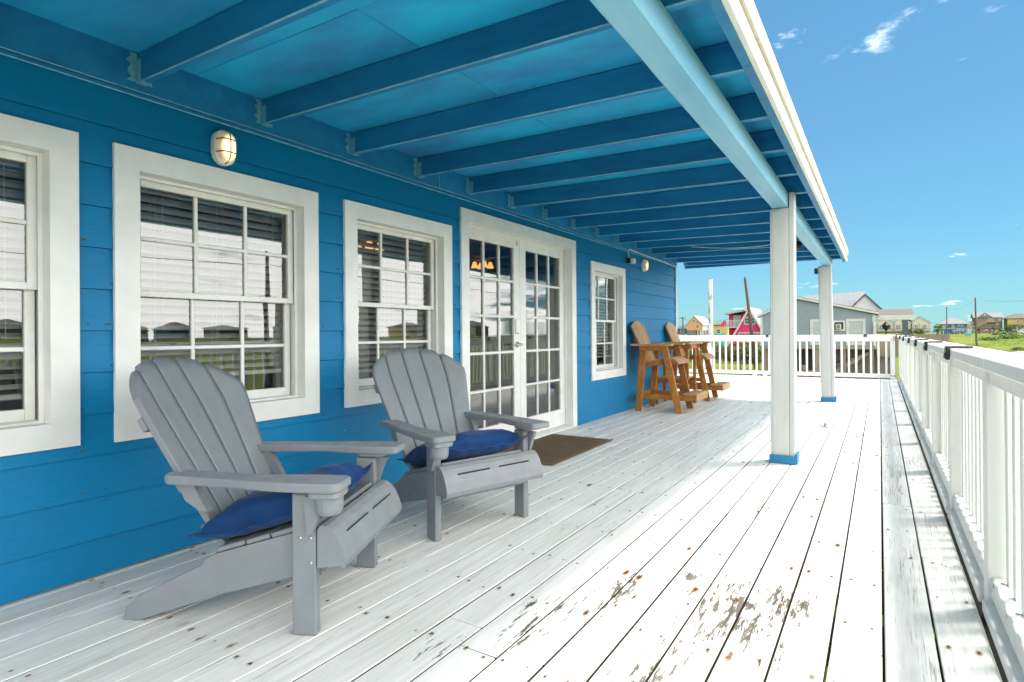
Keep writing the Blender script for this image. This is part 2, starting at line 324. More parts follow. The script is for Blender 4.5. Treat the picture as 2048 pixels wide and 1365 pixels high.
def rustmat():
    m, t = newmat('rusty_screw')
    uv = N(t, 'ShaderNodeTexCoord').outputs['UV']
    sb = N(t, 'ShaderNodeVectorMath', operation='SUBTRACT'); t.links.new(uv, sb.inputs[0]); sb.inputs[1].default_value = (.5, .5, 0)
    ln = N(t, 'ShaderNodeVectorMath', operation='LENGTH'); t.links.new(sb.outputs[0], ln.inputs[0])
    pos = N(t, 'ShaderNodeNewGeometry').outputs['Position']
    n_ = nse(t, pos, 130, 3, .6); n3 = nse(t, pos, 9, 2)
    d = mth(t, 'ADD', ln.outputs['Value'], mth(t, 'MULTIPLY', mth(t, 'SUBTRACT', n_, .5), .5))
    a = mth(t, 'MULTIPLY', mr(t, d, .06, .40, 1, 0, True), mr(t, n3, .33, .5, .25, 1.0))
    col = mixc(t, mr(t, d, .08, .2), (0.040, 0.014, 0.005), (0.34, 0.115, 0.006))
    p = finish(t, col, .8, None, .2); t.links.new(a, p.inputs['Alpha']); return m
M['rust'] = rustmat()
def grassmat():
    m, t = newmat('grass_ground')
    v = coords(t, (1, 1, 1), False, True)
    a = nse(t, v, .055, 6, .65); b = nse(t, v, .9, 6, .7); c = nse(t, coords(t, (.5, 1.6, 1), False, True), .03, 4, .6)
    col = mixc(t, mr(t, a, .38, .62), (0.098, 0.165, 0.008), (0.170, 0.185, 0.018))
    col = mixc(t, mr(t, b, .38, .66, 0, .65), col, (0.066, 0.115, 0.010))
    col = mixc(t, mr(t, c, .52, .66, 0, .65), col, (0.21, 0.165, 0.060))
    finish(t, col, .9, bumpn(t, b, 1.0, .25), .15); return m
M['grass'] = grassmat()
def leafmat(name, a, b):
    m, t = newmat(name)
    oi = N(t, 'ShaderNodeNewGeometry'); v = oi.outputs['Position']
    col = mixc(t, mr(t, nse(t, v, 2.3, 3, .7), .3, .7), a, b)
    p = finish(t, col, .6, None, .3); p.inputs['Subsurface Weight'].default_value = 0
    d = N(t, 'ShaderNodeBsdfTranslucent'); t.links.new(col, d.inputs[0]); mxs = N(t, 'ShaderNodeMixShader'); mxs.inputs[0].default_value = .3
    t.links.new(p.outputs[0], mxs.inputs[1]); t.links.new(d.outputs[0], mxs.inputs[2])
    o = [n for n in t.nodes if n.type == 'OUTPUT_MATERIAL'][0]; t.links.new(mxs.outputs[0], o.inputs[0]); M[name] = m
leafmat('leaf', (0.075, 0.130, 0.022), (0.14, 0.19, 0.04)); leafmat('palmleaf', (0.085, 0.150, 0.03), (0.16, 0.20, 0.05)); leafmat('dryleaf', (0.16, 0.12, 0.05), (0.10, 0.11, 0.035))
def watermat():
    m, t = newmat('sea_water'); finish(t, (0.03, 0.10, 0.13), .15, bumpn(t, nse(t, coords(t, (1, 1, 1), False, True), .3, 4), .4, .2), .5); return m
M['sea'] = watermat()

# ------------------------------------------------------------------ mesh helpers
class MB:
    def __init__(s): s.v = []; s.f = []; s.mi = []; s.smooth = False
    def add(s, vs, fs):
        o = len(s.v); s.v += [tuple(v) for v in vs]; s.f += [tuple(o + i for i in f) for f in fs]; return s
    def box(s, x0, x1, y0, y1, z0, z1, c=0.0):
        if x0 > x1: x0, x1 = x1, x0
        if y0 > y1: y0, y1 = y1, y0
        if z0 > z1: z0, z1 = z1, z0
        if c <= 0:
            return s.add([(x0, y0, z0), (x1, y0, z0), (x1, y1, z0), (x0, y1, z0), (x0, y0, z1), (x1, y0, z1), (x1, y1, z1), (x0, y1, z1)],
                         [(0, 3, 2, 1), (4, 5, 6, 7), (0, 1, 5, 4), (1, 2, 6, 5), (2, 3, 7, 6), (3, 0, 4, 7)])
        X = (x0, x1); Y = (y0, y1); Z = (z0, z1); idx = {}; vs = []
        for i in (0, 1):
            for j in (0, 1):
                for k in (0, 1):
                    for a in range(3):
                        p = [X[i], Y[j], Z[k]]
                        for b in range(3):
                            if b != a: p[b] += c * (1 if (i, j, k)[b] == 0 else -1)
                        idx[(i, j, k, a)] = len(vs); vs.append(tuple(p))
        fs = []
        cyc = [(0, 0), (1, 0), (1, 1), (0, 1)]
        for a in range(3):
            for sd_ in (0, 1):
                q = []
                for u, w in cyc:
                    k = [0, 0, 0]; k[a] = sd_; k[(a + 1) % 3] = u; k[(a + 2) % 3] = w; q.append(idx[(*k, a)])
                fs.append(tuple(q) if sd_ else tuple(reversed(q)))
        for a in range(3):     # edges parallel to axis a
            b, d = (a + 1) % 3, (a + 2) % 3
            for u in (0, 1):
                for w in (0, 1):
                    k0 = [0, 0, 0]; k1 = [0, 0, 0]; k0[a] = 0; k1[a] = 1
                    for k in (k0, k1): k[b] = u; k[d] = w
                    q = (idx[(*k0, b)], idx[(*k1, b)], idx[(*k1, d)], idx[(*k0, d)])
                    fs.append(q if (u == w) else tuple(reversed(q)))
        for i in (0, 1):
            for j in (0, 1):
                for k in (0, 1):
                    q = (idx[(i, j, k, 0)], idx[(i, j, k, 1)], idx[(i, j, k, 2)])
                    fs.append(q if (i + j + k) % 2 == 1 else tuple(reversed(q)))
        return s.add(vs, fs)
    def bar(s, a, b, w, t, up=(0, 0, 1), c=0.0):
        # rectangular bar from a to b, width w along side, thickness t along up
        a = Vector(a); b = Vector(b); d = b - a; L = d.length; d.normalize(); up = Vector(up)
        sd_ = d.cross(up)
        if sd_.length < 1e-5: sd_ = Vector((1, 0, 0))
        sd_.normalize(); u = sd_.cross(d).normalized()
        m = MB().box(-w / 2, w / 2, 0, L, -t / 2, t / 2, c)
        return s.add([a + sd_ * v[0] + d * v[1] + u * v[2] for v in m.v], m.f)
    def prism(s, poly, h0, h1, plane='xz'):
        # poly in plane, extruded along the remaining axis between h0 and h1
        n = len(poly)
        ar = sum(poly[i][0] * poly[(i + 1) % n][1] - poly[(i + 1) % n][0] * poly[i][1] for i in range(n))
        if ar < 0: poly = poly[::-1]
        def P(p, h): return {'xz': (p[0], h, p[1]), 'yz': (h, p[0], p[1]), 'xy': (p[0], p[1], h)}[plane]
        vs = [P(p, h0) for p in poly] + [P(p, h1) for p in poly]
        fs = [tuple(range(n)), tuple(range(2 * n - 1, n - 1, -1))] + [(i + n, (i + 1) % n + n, (i + 1) % n, i) for i in range(n)]
        flip = (plane != 'xz') == (h1 > h0)
        if flip: fs = [tuple(reversed(f)) for f in fs]
        return s.add(vs, fs)
    def tube(s, pts, r, n=8, cap=True):
        pts = [Vector(p) for p in pts]; rr = r if isinstance(r, (list, tuple)) else [r] * len(pts); vs = []; fs = []
        for i, p in enumerate(pts):
            d = (pts[min(i + 1, len(pts) - 1)] - pts[max(i - 1, 0)]).normalized()
            a = d.orthogonal() if abs(d.z) > .95 else d.cross(Vector((0, 0, 1)))
            a.normalize(); b = d.cross(a)
            vs += [p + (a * math.cos(2 * math.pi * k / n) + b * math.sin(2 * math.pi * k / n)) * rr[i] for k in range(n)]
        for i in range(len(pts) - 1):
            for k in range(n): fs.append((i * n + k, i * n + (k + 1) % n, (i + 1) * n + (k + 1) % n, (i + 1) * n + k))
        if cap: fs += [tuple(reversed(range(n))), tuple(range((len(pts) - 1) * n, len(pts) * n))]
        return s.add(vs, fs)
    def lathe(s, prof, n=16, center=(0, 0, 0), axis='z', sx=1, sy=1):
        vs = []; fs = []
        for r, z in prof:
            for k in range(n):
                a = 2 * math.pi * k / n; u, v = r * math.cos(a) * sx, r * math.sin(a) * sy
                p = {'z': (u, v, z), 'x': (z, u, v), 'y': (v, z, u)}[axis]
                vs.append((p[0] + center[0], p[1] + center[1], p[2] + center[2]))
        for i in range(len(prof) - 1):
            for k in range(n): fs.append((i * n + k, i * n + (k + 1) % n, (i + 1) * n + (k + 1) % n, (i + 1) * n + k))
        fs += [tuple(reversed(range(n))), tuple(range((len(prof) - 1) * n, len(prof) * n))]
        return s.add(vs, fs)
    def grid(s, fn, nu, nv, thick=None):
        # fn(u,v)->(Vector, normal) ; closed slab when thick is given
        top = []; bot = []
        for j in range(nv + 1):
            for i in range(nu + 1):
                p, nn = fn(i / nu, j / nv); p = Vector(p); top.append(p)
                if thick: bot.append(p - Vector(nn) * thick)
        W_ = nu + 1; vs = top + bot; fs = []
        for j in range(nv):
            for i in range(nu):
                a = j * W_ + i; fs.append((a, a + 1, a + W_ + 1, a + W_))
                if thick: o = len(top); fs.append((o + a, o + a + W_, o + a + W_ + 1, o + a + 1))
        if thick:
            o = len(top)
            ring = [i for i in range(W_)] + [j * W_ + nu for j in range(1, nv + 1)] + [nv * W_ + i for i in range(nu - 1, -1, -1)] + [j * W_ for j in range(nv - 1, 0, -1)]
            for k in range(len(ring)):
                a, b = ring[k], ring[(k + 1) % len(ring)]; fs.append((a, o + a, o + b, b))
        return s.add(vs, fs)
    def mesh(s, name, mat, smooth=False):
        me = bpy.data.meshes.new(name); me.from_pydata(s.v, [], s.f); me.materials.append(mat)
        if smooth:
            for p in me.polygons: p.use_smooth = True
        me.update(); return me
    def build(s, name, mat, parent=None, loc=None, smooth=False, fix=False):
        me = s.mesh(name, M[mat] if isinstance(mat, str) else mat, smooth)
        if fix:
            bm = bmesh.new(); bm.from_mesh(me); bmesh.ops.recalc_face_normals(bm, faces=bm.faces); bm.to_mesh(me); bm.free()
        return link(name, me, parent, loc)
def link(name, me, parent=None, loc=None, rot=None):
    o = bpy.data.objects.new(name, me); C.objects.link(o)
    if parent: o.parent = parent
    if loc is not None: o.location = loc
    if rot is not None: o.rotation_euler = rot
    return o
_cache = {}
def cbox(name, mat, parent, x0, x1, y0, y1, z0, z1, c=0.002, rot=None):
    # chamfered box as an object of its own, origin at its centre, mesh shared between equal sizes
    dx_, dy_, dz_ = abs(x1 - x0), abs(y1 - y0), abs(z1 - z0)
    k = (mat, round(dx_, 4), round(dy_, 4), round(dz_, 4), c)
    if k not in _cache:
        _cache[k] = MB().box(-dx_ / 2, dx_ / 2, -dy_ / 2, dy_ / 2, -dz_ / 2, dz_ / 2, min(c, dx_ / 2.2, dy_ / 2.2, dz_ / 2.2)).mesh(name, M[mat])
    return link(name, _cache[k], parent, ((x0 + x1) / 2, (y0 + y1) / 2, (z0 + z1) / 2), rot)
def tag(o, label, cat, group=None, kind=None):
    if label: o['label'] = label
    if cat: o['category'] = cat
    if group: o['group'] = group
    if kind: o['kind'] = kind
    return o
def thing(name, label, cat, loc=(0, 0, 0), rz=0.0, group=None):
    o = bpy.data.objects.new(name, None); C.objects.link(o); o.location = loc; o.rotation_euler = (0, 0, rz); o.empty_display_size = .2
    return tag(o, label, cat, group)
def copy_tree(o, parent=None):
    c = o.copy(); C.objects.link(c); c.parent = parent
    for ch in list(o.children): copy_tree(ch, c)
    return c
def mitre(mb, a0, a1, b0, b1, w, h0, h1, plane='yz'):
    # picture-frame of four mitred boards, outer a0..a1 x b0..b1
    for poly in ([(a0, b0), (a1, b0), (a1 - w, b0 + w), (a0 + w, b0 + w)], [(a0, b1), (a0 + w, b1 - w), (a1 - w, b1 - w), (a1, b1)],
                 [(a0, b0), (a0 + w, b0 + w), (a0 + w, b1 - w), (a0, b1)], [(a1, b0), (a1, b1), (a1 - w, b1 - w), (a1 - w, b0 + w)]):
        mb.prism(poly, h0, h1, plane)
    return mb

# ================================================================== SETTING: ground, road, sea
def gz(x, y):
    r = math.hypot(x, y)
    def ss(a, b): t = min(1, max(0, (r - a) / (b - a))); return t * t * (3 - 2 * t)
    return -3.0 + .5 * ss(95, 170) + 2.25 * ss(165, 245)
def ground_mesh():
    mb = MB(); rs = [0, 10, 20, 30, 40, 48, 56, 64, 72, 82, 95, 108, 120, 132, 144, 156, 168, 180, 192, 204, 216, 228, 240, 255, 280, 320, 380, 440]; n = 120; vs = [(0, 0, gz(0, 0))]; fs = []
    for i, r in enumerate(rs[1:]):
        for k in range(n):
            a = 2 * math.pi * k / n; x, y = r * math.cos(a), r * math.sin(a)
            b = 0 if r < 90 else .22 * noise.noise((x * .06, y * .06, 0)) * (1 if r < 235 else .3)
            vs.append((x, y, gz(x, y) + b))
    for k in range(n): fs.append((0, 1 + k, 1 + (k + 1) % n))
    for i in range(len(rs) - 2):
        o = 1 + i * n
        for k in range(n): fs.append((o + k, o + n + k, o + n + (k + 1) % n, o + (k + 1) % n))
    mb.add(vs, fs); return mb
tag(ground_mesh().build('ground', 'grass', smooth=True), 'flat green and yellowing grassland around the raised house', None, kind='structure')
def strip(name, mat, x0, x1, ys, lift, label):
    mb = MB()
    vs = []; fs = []; nx = 6
    for y in ys:
        for i in range(nx + 1):
            x = x0 + (x1 - x0) * i / nx; vs.append((x, y, gz(x, y) + lift))
    for j in range(len(ys) - 1):
        for i in range(nx): a = j * (nx + 1) + i; fs.append((a, a + 1, a + nx + 2, a + nx + 1))
    o = mb.add(vs, fs).build(name, mat, smooth=True); return tag(o, label, None, kind='structure')
strip('road', 'asphalt', 8.5, 20, [-140 + 10 * i for i in range(28)], .05, 'pale concrete street running past the deck railing')
def xroad():
    mb = MB(); vs = []; fs = []
    xs = [20 + 9 * i for i in range(20)]
    for x in xs:
        for y in (112, 120, 128, 136): vs.append((x, y, gz(x, y) + .06))
    for i in range(len(xs) - 1):
        for j in range(3): a = i * 4 + j; fs.append((a, a + 4, a + 5, a + 1))
    return tag(mb.add(vs, fs).build('road', 'asphalt', smooth=True), 'pale concrete side street crossing beyond the parked dark car', None, kind='structure')
xroad()
def seamesh():
    mb = MB(); n = 96; vs = []; fs = []
    for r in (436, 9000):
        for k in range(n): a = 2 * math.pi * k / n; vs.append((r * math.cos(a), r * math.sin(a), -.9))
    for k in range(n): fs.append((k, n + k, n + (k + 1) % n, (k + 1) % n))
    return mb.add(vs, fs)
tag(seamesh().build('sea', 'sea'), 'blue grey sea along the horizon', None, kind='structure')

# ================================================================== DECK
XW = -3.04                      # wall plane
deck = thing('deck', 'raised wooden deck of peeling white painted planks', 'deck', (0, 0, 0))
PITCH = .1575; XR = .317
joints = {}                     # measured butt joints, row -> y
def row_of(x): return int((XR - x) / PITCH)
for x, y in ((-1.90, 1.16), (-1.19, 1.61), (-.90, 2.476), (-2.09, 2.89), (-1.53, 3.79), (.07, 4.36), (-.40, 2.48), (-.61, 3.86), (-.25, 6.4), (-.72, 7.3)):
    joints[row_of(x)] = y
Y0, Y1, Y2 = -2.4, 10.75, 15.5
screws = []
rows = 22
for k in range(rows):
    xr = XR - k * PITCH; xl = xr - PITCH
    if k == rows - 1: xl = XW + .012
    gap = .004 + .003 * random.random() + (.0005 + .0045 * random.random() ** 2 if k < 9 else 0)
    j0 = joints.get(k, 1.2 + 3.4 * random.random())
    cuts = [Y0]; y = j0
    while y > Y0 + 3.8: y -= 3.66
    y += 3.66
    while y < Y1 - .6: cuts.append(y); y += 3.66
    cuts.append(Y1)
    for a, b in zip(cuts[:-1], cuts[1:]):
        L = b - a - .004; dz_ = random.uniform(-.0022, .0)
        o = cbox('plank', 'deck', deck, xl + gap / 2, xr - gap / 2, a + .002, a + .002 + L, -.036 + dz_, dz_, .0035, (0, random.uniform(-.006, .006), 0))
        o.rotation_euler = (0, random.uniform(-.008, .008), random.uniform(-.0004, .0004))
    ny = int((Y1 - Y0) / .44)
    for i in range(ny + 1):
        yy = .72 + (i - 5) * .44
        if yy < .3 or yy > Y1: continue
        for u in (.22, .76):
            if random.random() < .8: screws.append((xl + PITCH * (u + random.uniform(-.05, .05)), yy + random.uniform(-.018, .018)))
k = 0
x = XR
while x > -7.2:
    xl = x - PITCH
    ys = Y1 if xl > XW - .2 else 10.22
    o = cbox('plank', 'deck', deck, xl + .003, x - .003, ys + .003, Y2, -.036, 0 + random.uniform(-.002, 0), .0035)
    for yy in (11.0, 11.9, 12.8, 13.7, 14.6, 15.3):
        if random.random() < .4: screws.append((xl + PITCH * random.choice((.22, .76)), yy))
    x -= PITCH
def screw_mesh():
    me = bpy.data.meshes.new('screw_heads'); vs = []; fs = []; uvs = []
    for (x, y) in screws:
        s = random.uniform(.008, .017); l = s * random.uniform(.9, 1.6); o = len(vs)
        if random.random() < .12: s *= 1.5; l = s * random.uniform(1.5, 3.0)
        vs += [(x - s, y - l, .0028), (x + s, y - l, .0028), (x + s, y + l, .0028), (x - s, y + l, .0028)]; fs.append((o, o + 1, o + 2, o + 3)); uvs += [(0, 0), (1, 0), (1, 1), (0, 1)]
    me.from_pydata(vs, [], fs); ul = me.uv_layers.new(name='UVMap')
    for i, l in enumerate(ul.data): l.uv = uvs[i]
    me.materials.append(M['rust']); return me
tag(link('screw_heads', screw_mesh(), deck), 'rusting screw heads bleeding into the white paint', None, kind='stuff')
for i in range(28):
    y = .72 - 4 * .44 + i * .61
    if y < Y2: cbox('joist', 'dark', deck, -3.0 if y < 10 else -7.1, .30, y - .02, y + .02, -.24, -.045, .002)
cbox('rim_board', 'dark', deck, .325, .36, Y0, Y2, -.28, -.045, .003)  # rim and joists coloured near black so the gaps read as shade
for i in range(6): cbox('support_pile', 'greywood', deck, .0, .2, .4 + 2.9 * i, .6 + 2.9 * i, -3.1, -.25, .004)

# ================================================================== HOUSE WALL
house = thing('blue_house', 'blue lap sided beach house with white trimmed windows and french doors', 'house', (XW, 4.0, 0))
def H(o):            # parts are modelled in world space, the house empty sits on the wall line
    o.location = Vector(o.location) - Vector((XW, 4.0, 0)); return o
WIN = {'w1': (-.033, 1.127, .61, 2.005), 'w2': (1.2686, 2.428, .60, 2.0), 'w3': (2.645, 3.788, .606, 2.0), 'w4': (6.549, 7.679, .502, 1.993)}
DOOR = (3.917, 6.118, 0.0, 2.18)
CW = .108
opens = [(a + CW * .5, b - CW * .5, c + CW * .5, d - CW * .5) for a, b, c, d in WIN.values()] + [(DOOR[0] + .05, DOOR[1] - .05, -1, DOOR[3] - .05)]
YA, YB = -2.2, 10.1
def rects(za, zb, ya, yb):
    ys = sorted(set([ya, yb] + [v for o in opens for v in o[:2] if ya < v < yb])); out = []
    for a, b in zip(ys[:-1], ys[1:]):
        segs = [(za, zb)]
        for o in opens:
            if o[0] <= a + 1e-6 and o[1] >= b - 1e-6:
                ns = []
                for s0, s1 in segs:
                    if o[3] <= s0 or o[2] >= s1: ns.append((s0, s1)); continue
                    if o[2] > s0: ns.append((s0, o[2]))
                    if o[3] < s1: ns.append((o[3], s1))
                segs = ns
        out += [(a, b, s0, s1) for s0, s1 in segs if s1 - s0 > .004]
    return out
PZ = .1905
for i in range(12):
    z0 = -.022 + PZ * i; z1 = z0 + PZ; zt = min(z1, 2.268)
    js = [YA] + sorted(random.sample([.5, 1.85, 3.2, 4.9, 7.1, 9.1], 2)) + [YB]
    for ja, jb in zip(js[:-1], js[1:]):
        za = z0 + .0015 if i else .004
        ys = sorted(set([ja + .001, jb - .001] + [v for o in opens for v in o[:2] if ja + .001 < v < jb - .001]))
        zs = sorted(set([za, zt] + [v for o in opens for v in o[2:] if za < v < zt]))
        cells = {(p, q) for p in range(len(ys) - 1) for q in range(len(zs) - 1)
                 if not any(o[0] <= ys[p] + 1e-6 and o[1] >= ys[p + 1] - 1e-6 and o[2] <= zs[q] + 1e-6 and o[3] >= zs[q + 1] - 1e-6 for o in opens)}
        while cells:                    # one board per connected, possibly notched, piece
            grp = set(); todo = [min(cells)]
            while todo:
                c_ = todo.pop()
                if c_ in cells: cells.discard(c_); grp.add(c_); todo += [(c_[0] + 1, c_[1]), (c_[0] - 1, c_[1]), (c_[0], c_[1] + 1), (c_[0], c_[1] - 1)]
            cy = (ys[min(g[0] for g in grp)] + ys[max(g[0] for g in grp) + 1]) / 2; cz = (z0 + z1) / 2
            vs = []; fs = []; vi = {}
            def V(p, q, back):
                k = (p, q, back)
                if k not in vi:
                    t = (zs[q] - z0) / PZ; vi[k] = len(vs); vs.append((-.015 if back else .0175 - .0145 * t, ys[p] - cy, zs[q] - cz + 0))
                return vi[k]
            for p, q in grp:
                fs.append((V(p, q, 0), V(p + 1, q, 0), V(p + 1, q + 1, 0), V(p, q + 1, 0))); fs.append((V(p, q, 1), V(p, q + 1, 1), V(p + 1, q + 1, 1), V(p + 1, q, 1)))
                for dp, dq, e in ((-1, 0, ((p, q + 1), (p, q))), (1, 0, ((p + 1, q), (p + 1, q + 1))), (0, -1, ((p, q), (p + 1, q))), (0, 1, ((p + 1, q + 1), (p, q + 1)))):
                    if (p + dp, q + dq) not in grp: fs.append((V(*e[0], 0), V(*e[0], 1), V(*e[1], 1), V(*e[1], 0)))
            H(MB().add(vs, fs).build('siding_board', 'siding', house, (XW, cy, cz), fix=True))
mb = MB()
for (a, b, s0, s1) in rects(-.3, 2.62, YA, YB): mb.box(XW - .16, XW - .017, a, b, s0, s1)
H(mb.build('wall_core', 'interior', house, (0, 0, 0)))
mb = MB()
mb.box(-8.4, XW - .16, YA, YB, -.1, -.004); H(mb.build('interior_floor', 'interior_floor', house, (0, 0, 0)))
mb = MB(); mb.box(-8.5, -8.4, YA, YB, -.1, 2.6).box(-8.4, XW - .161, YB - .12, YB - .002, -.003, 2.5).box(-8.4, XW - .161, YA, YA + .1, -.003, 2.5).box(-8.4, XW - .162, YA + .1, YB - .122, 2.44, 2.6).box(-7.0, -4.6, 3.2, 3.3, 0, 2.43).box(-8.3, -5.4, 6.35, 6.45, 0, 2.43)
H(mb.build('interior_walls', 'interior', house, (0, 0, 0)))
mb = MB()
for i in range(12):
    z0 = -.3 + PZ * i
    mb.box(-8.4, XW - .02, YB + .001, YB + .014, z0, z0 + PZ - .004)
H(mb.build('end_wall_siding', 'siding', house, (0, 0, 0)))
H(cbox('corner_trim', 'trim', house, XW - .06, XW + .02, YB + .0155, YB + .036, 0.004, 2.3))
H(cbox('corner_trim', 'trim', house, XW + .0145, XW + .034, YB - .03, YB + .014, 0.004, 2.268))
mb = MB(); mb.prism([(-3.05, 2.63), (-5.8, 3.5), (-8.9, 2.6), (-8.9, 2.5), (-5.8, 3.38), (-3.05, 2.51)], YA, 10.6, 'xz'); H(mb.build('main_roof', 'shingle', house, (0, 0, 0), fix=True))
# nail heads scattered on the siding
mb = MB()
for i in range(130):
    y = random.choice([.1, 1.15, 1.24, 2.47, 2.6, 3.84, 6.16, 6.5, 7.75, 8.9, 9.9]) + random.uniform(-.02, .02); z = -.022 + PZ * random.randint(1, 11) + .03
    if any(o[0] - .06 < y < o[1] + .06 and o[2] - .06 < z < o[3] + .06 for o in opens): continue
    mb.lathe([(.0050, .0150), (.003, .0190)], 7, (XW, y, z), 'x')
tag(H(mb.build('nail_heads', 'pole', house, (0, 0, 0))), 'weathered nail heads', None, kind='stuff')

# ------------------------------------------------------------------ windows (double hung, 3 x 2 over 3 x 2)
XS = XW - .06                   # sash plane
pane_mesh = {}
def pane(parent, y0, y1, z0, z1, x):
    k = (round(y1 - y0, 3), round(z1 - z0, 3))
    if k not in pane_mesh:
        hw, hh = k[0] / 2, k[1] / 2
        pane_mesh[k] = MB().add([(0, -hw, -hh), (0, hw, -hh), (0, hw, hh), (0, -hw, hh)], [(0, 1, 2, 3)]).mesh('pane', M['glass'])
    o = link('pane', pane_mesh[k], parent, (x, (y0 + y1) / 2, (z0 + z1) / 2)); return o
def sash(parent, y0, y1, z0, z1, x, st, top, bot, cols, rws, mw=.020):
    # stiles, rails and muntins of one sash in one mesh; panes as objects
    mb = MB(); th = .034
    mb.box(x - th, x, y0, y0 + st, z0, z1, .003).box(x - th, x, y1 - st, y1, z0, z1, .003)
    mb.box(x - th, x - .001, y0 + st, y1 - st, z0, z0 + bot, .003).box(x - th, x - .001, y0 + st, y1 - st, z1 - top, z1, .003)
    gy0, gy1, gz0, gz1 = y0 + st, y1 - st, z0 + bot, z1 - top
    ew, eh = (gy1 - gy0 - mw * (cols - 1)) / cols, (gz1 - gz0 - mw * (rws - 1)) / rws
    for c in range(1, cols): a = gy0 + c * ew + (c - 1) * mw; mb.box(x - th + .006, x - .005, a, a + mw, gz0, gz1, .004)
    for r in range(1, rws): a = gz0 + r * eh + (r - 1) * mw; mb.box(x - th + .008, x - .003, gy0, gy1, a, a + mw, .004)
    o = mb.build('sash', 'trim2', parent)
    for c in range(cols):
        for r in range(rws):
            a = gy0 + c * (ew + mw); b = gz0 + r * (eh + mw)
            pane(parent, a - .004, a + ew + .004, b - .004, b + eh + .004, x - th * .55)
    return o
slat_me = {}
def window(key):
    a, b, c, d = WIN[key]; x = 0
    mb = mitre(MB(), a, b, c, d, CW, XW + .012, XW + .034)
    oy0, oy1, oz0, oz1 = a + CW, b - CW, c + CW, d - CW
    # jamb liner, stops and sill inside the casing
    mb.box(XW - .16, XW + .0115, oy0 - .02, oy0, oz0 - .02, oz1 + .02).box(XW - .16, XW + .0115, oy1, oy1 + .02, oz0 - .02, oz1 + .02)
    mb.box(XW - .16, XW + .0115, oy0, oy1, oz1, oz1 + .02).box(XW - .16, XW + .0115, oy0, oy1, oz0 - .02, oz0)
    mb.box(XS + .012, XS + .024, oy1 - .018, oy1, oz0, oz1, .002).box(XS + .012, XS + .024, oy0, oy0 + .018, oz0, oz1, .002).box(XS + .012, XS + .024, oy0 + .018, oy1 - .018, oz1 - .018, oz1, .002)
    w = H(mb.build('window', 'trim', house, (0, 0, 0)))
    mid = (oz0 + oz1) / 2 + .01
    sash(w, oy0 + .012, oy1 - .012, mid - .018, oz1 - .012, XS, .036, .036, .032, 3, 2)
    sash(w, oy0 + .012, oy1 - .012, oz0 + .012, mid + .016, XS - .036, .036, .032, .05, 3, 2)
    MB().box(XS - .05, XS + .03, oy0, oy1, oz0, oz0 + .012, .003).build('sill', 'trim2', w)
    return oy0, oy1, oz0, oz1
def blind(key, label, low):
    oy0, oy1, oz0, oz1 = window(key)
    bl = thing('window_blind', label, 'blind', (XS - .102, (oy0 + oy1) / 2, oz1), 0, 'white slatted blinds behind the porch windows')
    w = (oy1 - oy0) - .05; hw = w / 2
    cbox('head_rail', 'blind', bl, -.025, .025, -hw, hw, -.06, -.015, .003)
    z = -.085; n = int((oz1 - oz0 - .15 - low) / .0445)
    if w not in slat_me:
        mb = MB(); mb.grid(lambda u, v: ((-.0225 + .045 * u, -hw + w * v, .004 * math.sin(math.pi * u)), (0, 0, 1)), 4, 1, .0022); slat_me[w] = mb.mesh('slat', M['blind'])
    for i in range(n): link('slat', slat_me[w], bl, (0, 0, z - .0445 * i), (0, random.uniform(-.05, .03) - .52, random.uniform(-.003, .003)))
    zb = z - .0445 * n
    cbox('bottom_rail', 'blind', bl, -.025, .025, -hw, hw, zb - .012, zb + .012, .004)
    for yy in (-hw * .72, hw * .02, hw * .74):
        mb = MB()
        for xx in (-.024, .024): mb.tube([(xx, yy, -.05), (xx, yy, zb)], .0013, 5)
        mb.tube([(.03, yy + .035, -.05), (.03, yy + .038, zb + .25)], .0013, 5).build('cord', 'blind', bl)
blind('w1', 'white slatted blind in the leftmost window, cut by the picture edge', .02)
blind('w2', 'white slatted blind in the window behind the nearer grey chair', .06)
blind('w3', 'white slatted blind in the window left of the french doors', .02)
blind('w4', 'white slatted blind in the narrow looking window behind the bar chairs', .1)

# ------------------------------------------------------------------ french doors
a, b, c, d = DOOR
DX = XW - .065                  # door face
mb = MB()
x0, x1 = XW + .012, XW + .034
w = .108
mb.prism([(a, 0.004), (a + w, 0.004), (a + w, d - w), (a, d)], x0, x1, 'yz').prism([(b, 0.004), (b, d), (b - w, d - w), (b - w, 0.004)], x0, x1, 'yz').prism([(a, d), (a + w, d - w), (b - w, d - w), (b, d)], x0, x1, 'yz')
iy0, iy1, iz1 = a + w, b - w, d - w
mb.box(XW - .16, XW + .0115, iy0 - .02, iy0, 0, iz1 + .02).box(XW - .16, XW + .0115, iy1, iy1 + .02, 0, iz1 + .02).box(XW - .16, XW + .0115, iy0, iy1, iz1, iz1 + .02)
mb.box(DX + .003, DX + .018, iy1 - .016, iy1, .03, iz1, .002).box(DX + .003, DX + .018, iy0, iy0 + .016, .03, iz1, .002).box(DX + .003, DX + .018, iy0 + .016, iy1 - .016, iz1 - .016, iz1, .002)
H(mb.build('door_frame', 'trim', house, (0, 0, 0)))
H(cbox('threshold', 'trim2', house, XW - .14, XW + .05, iy0, iy1, .003, .026, .006))
mid = (iy0 + iy1) / 2
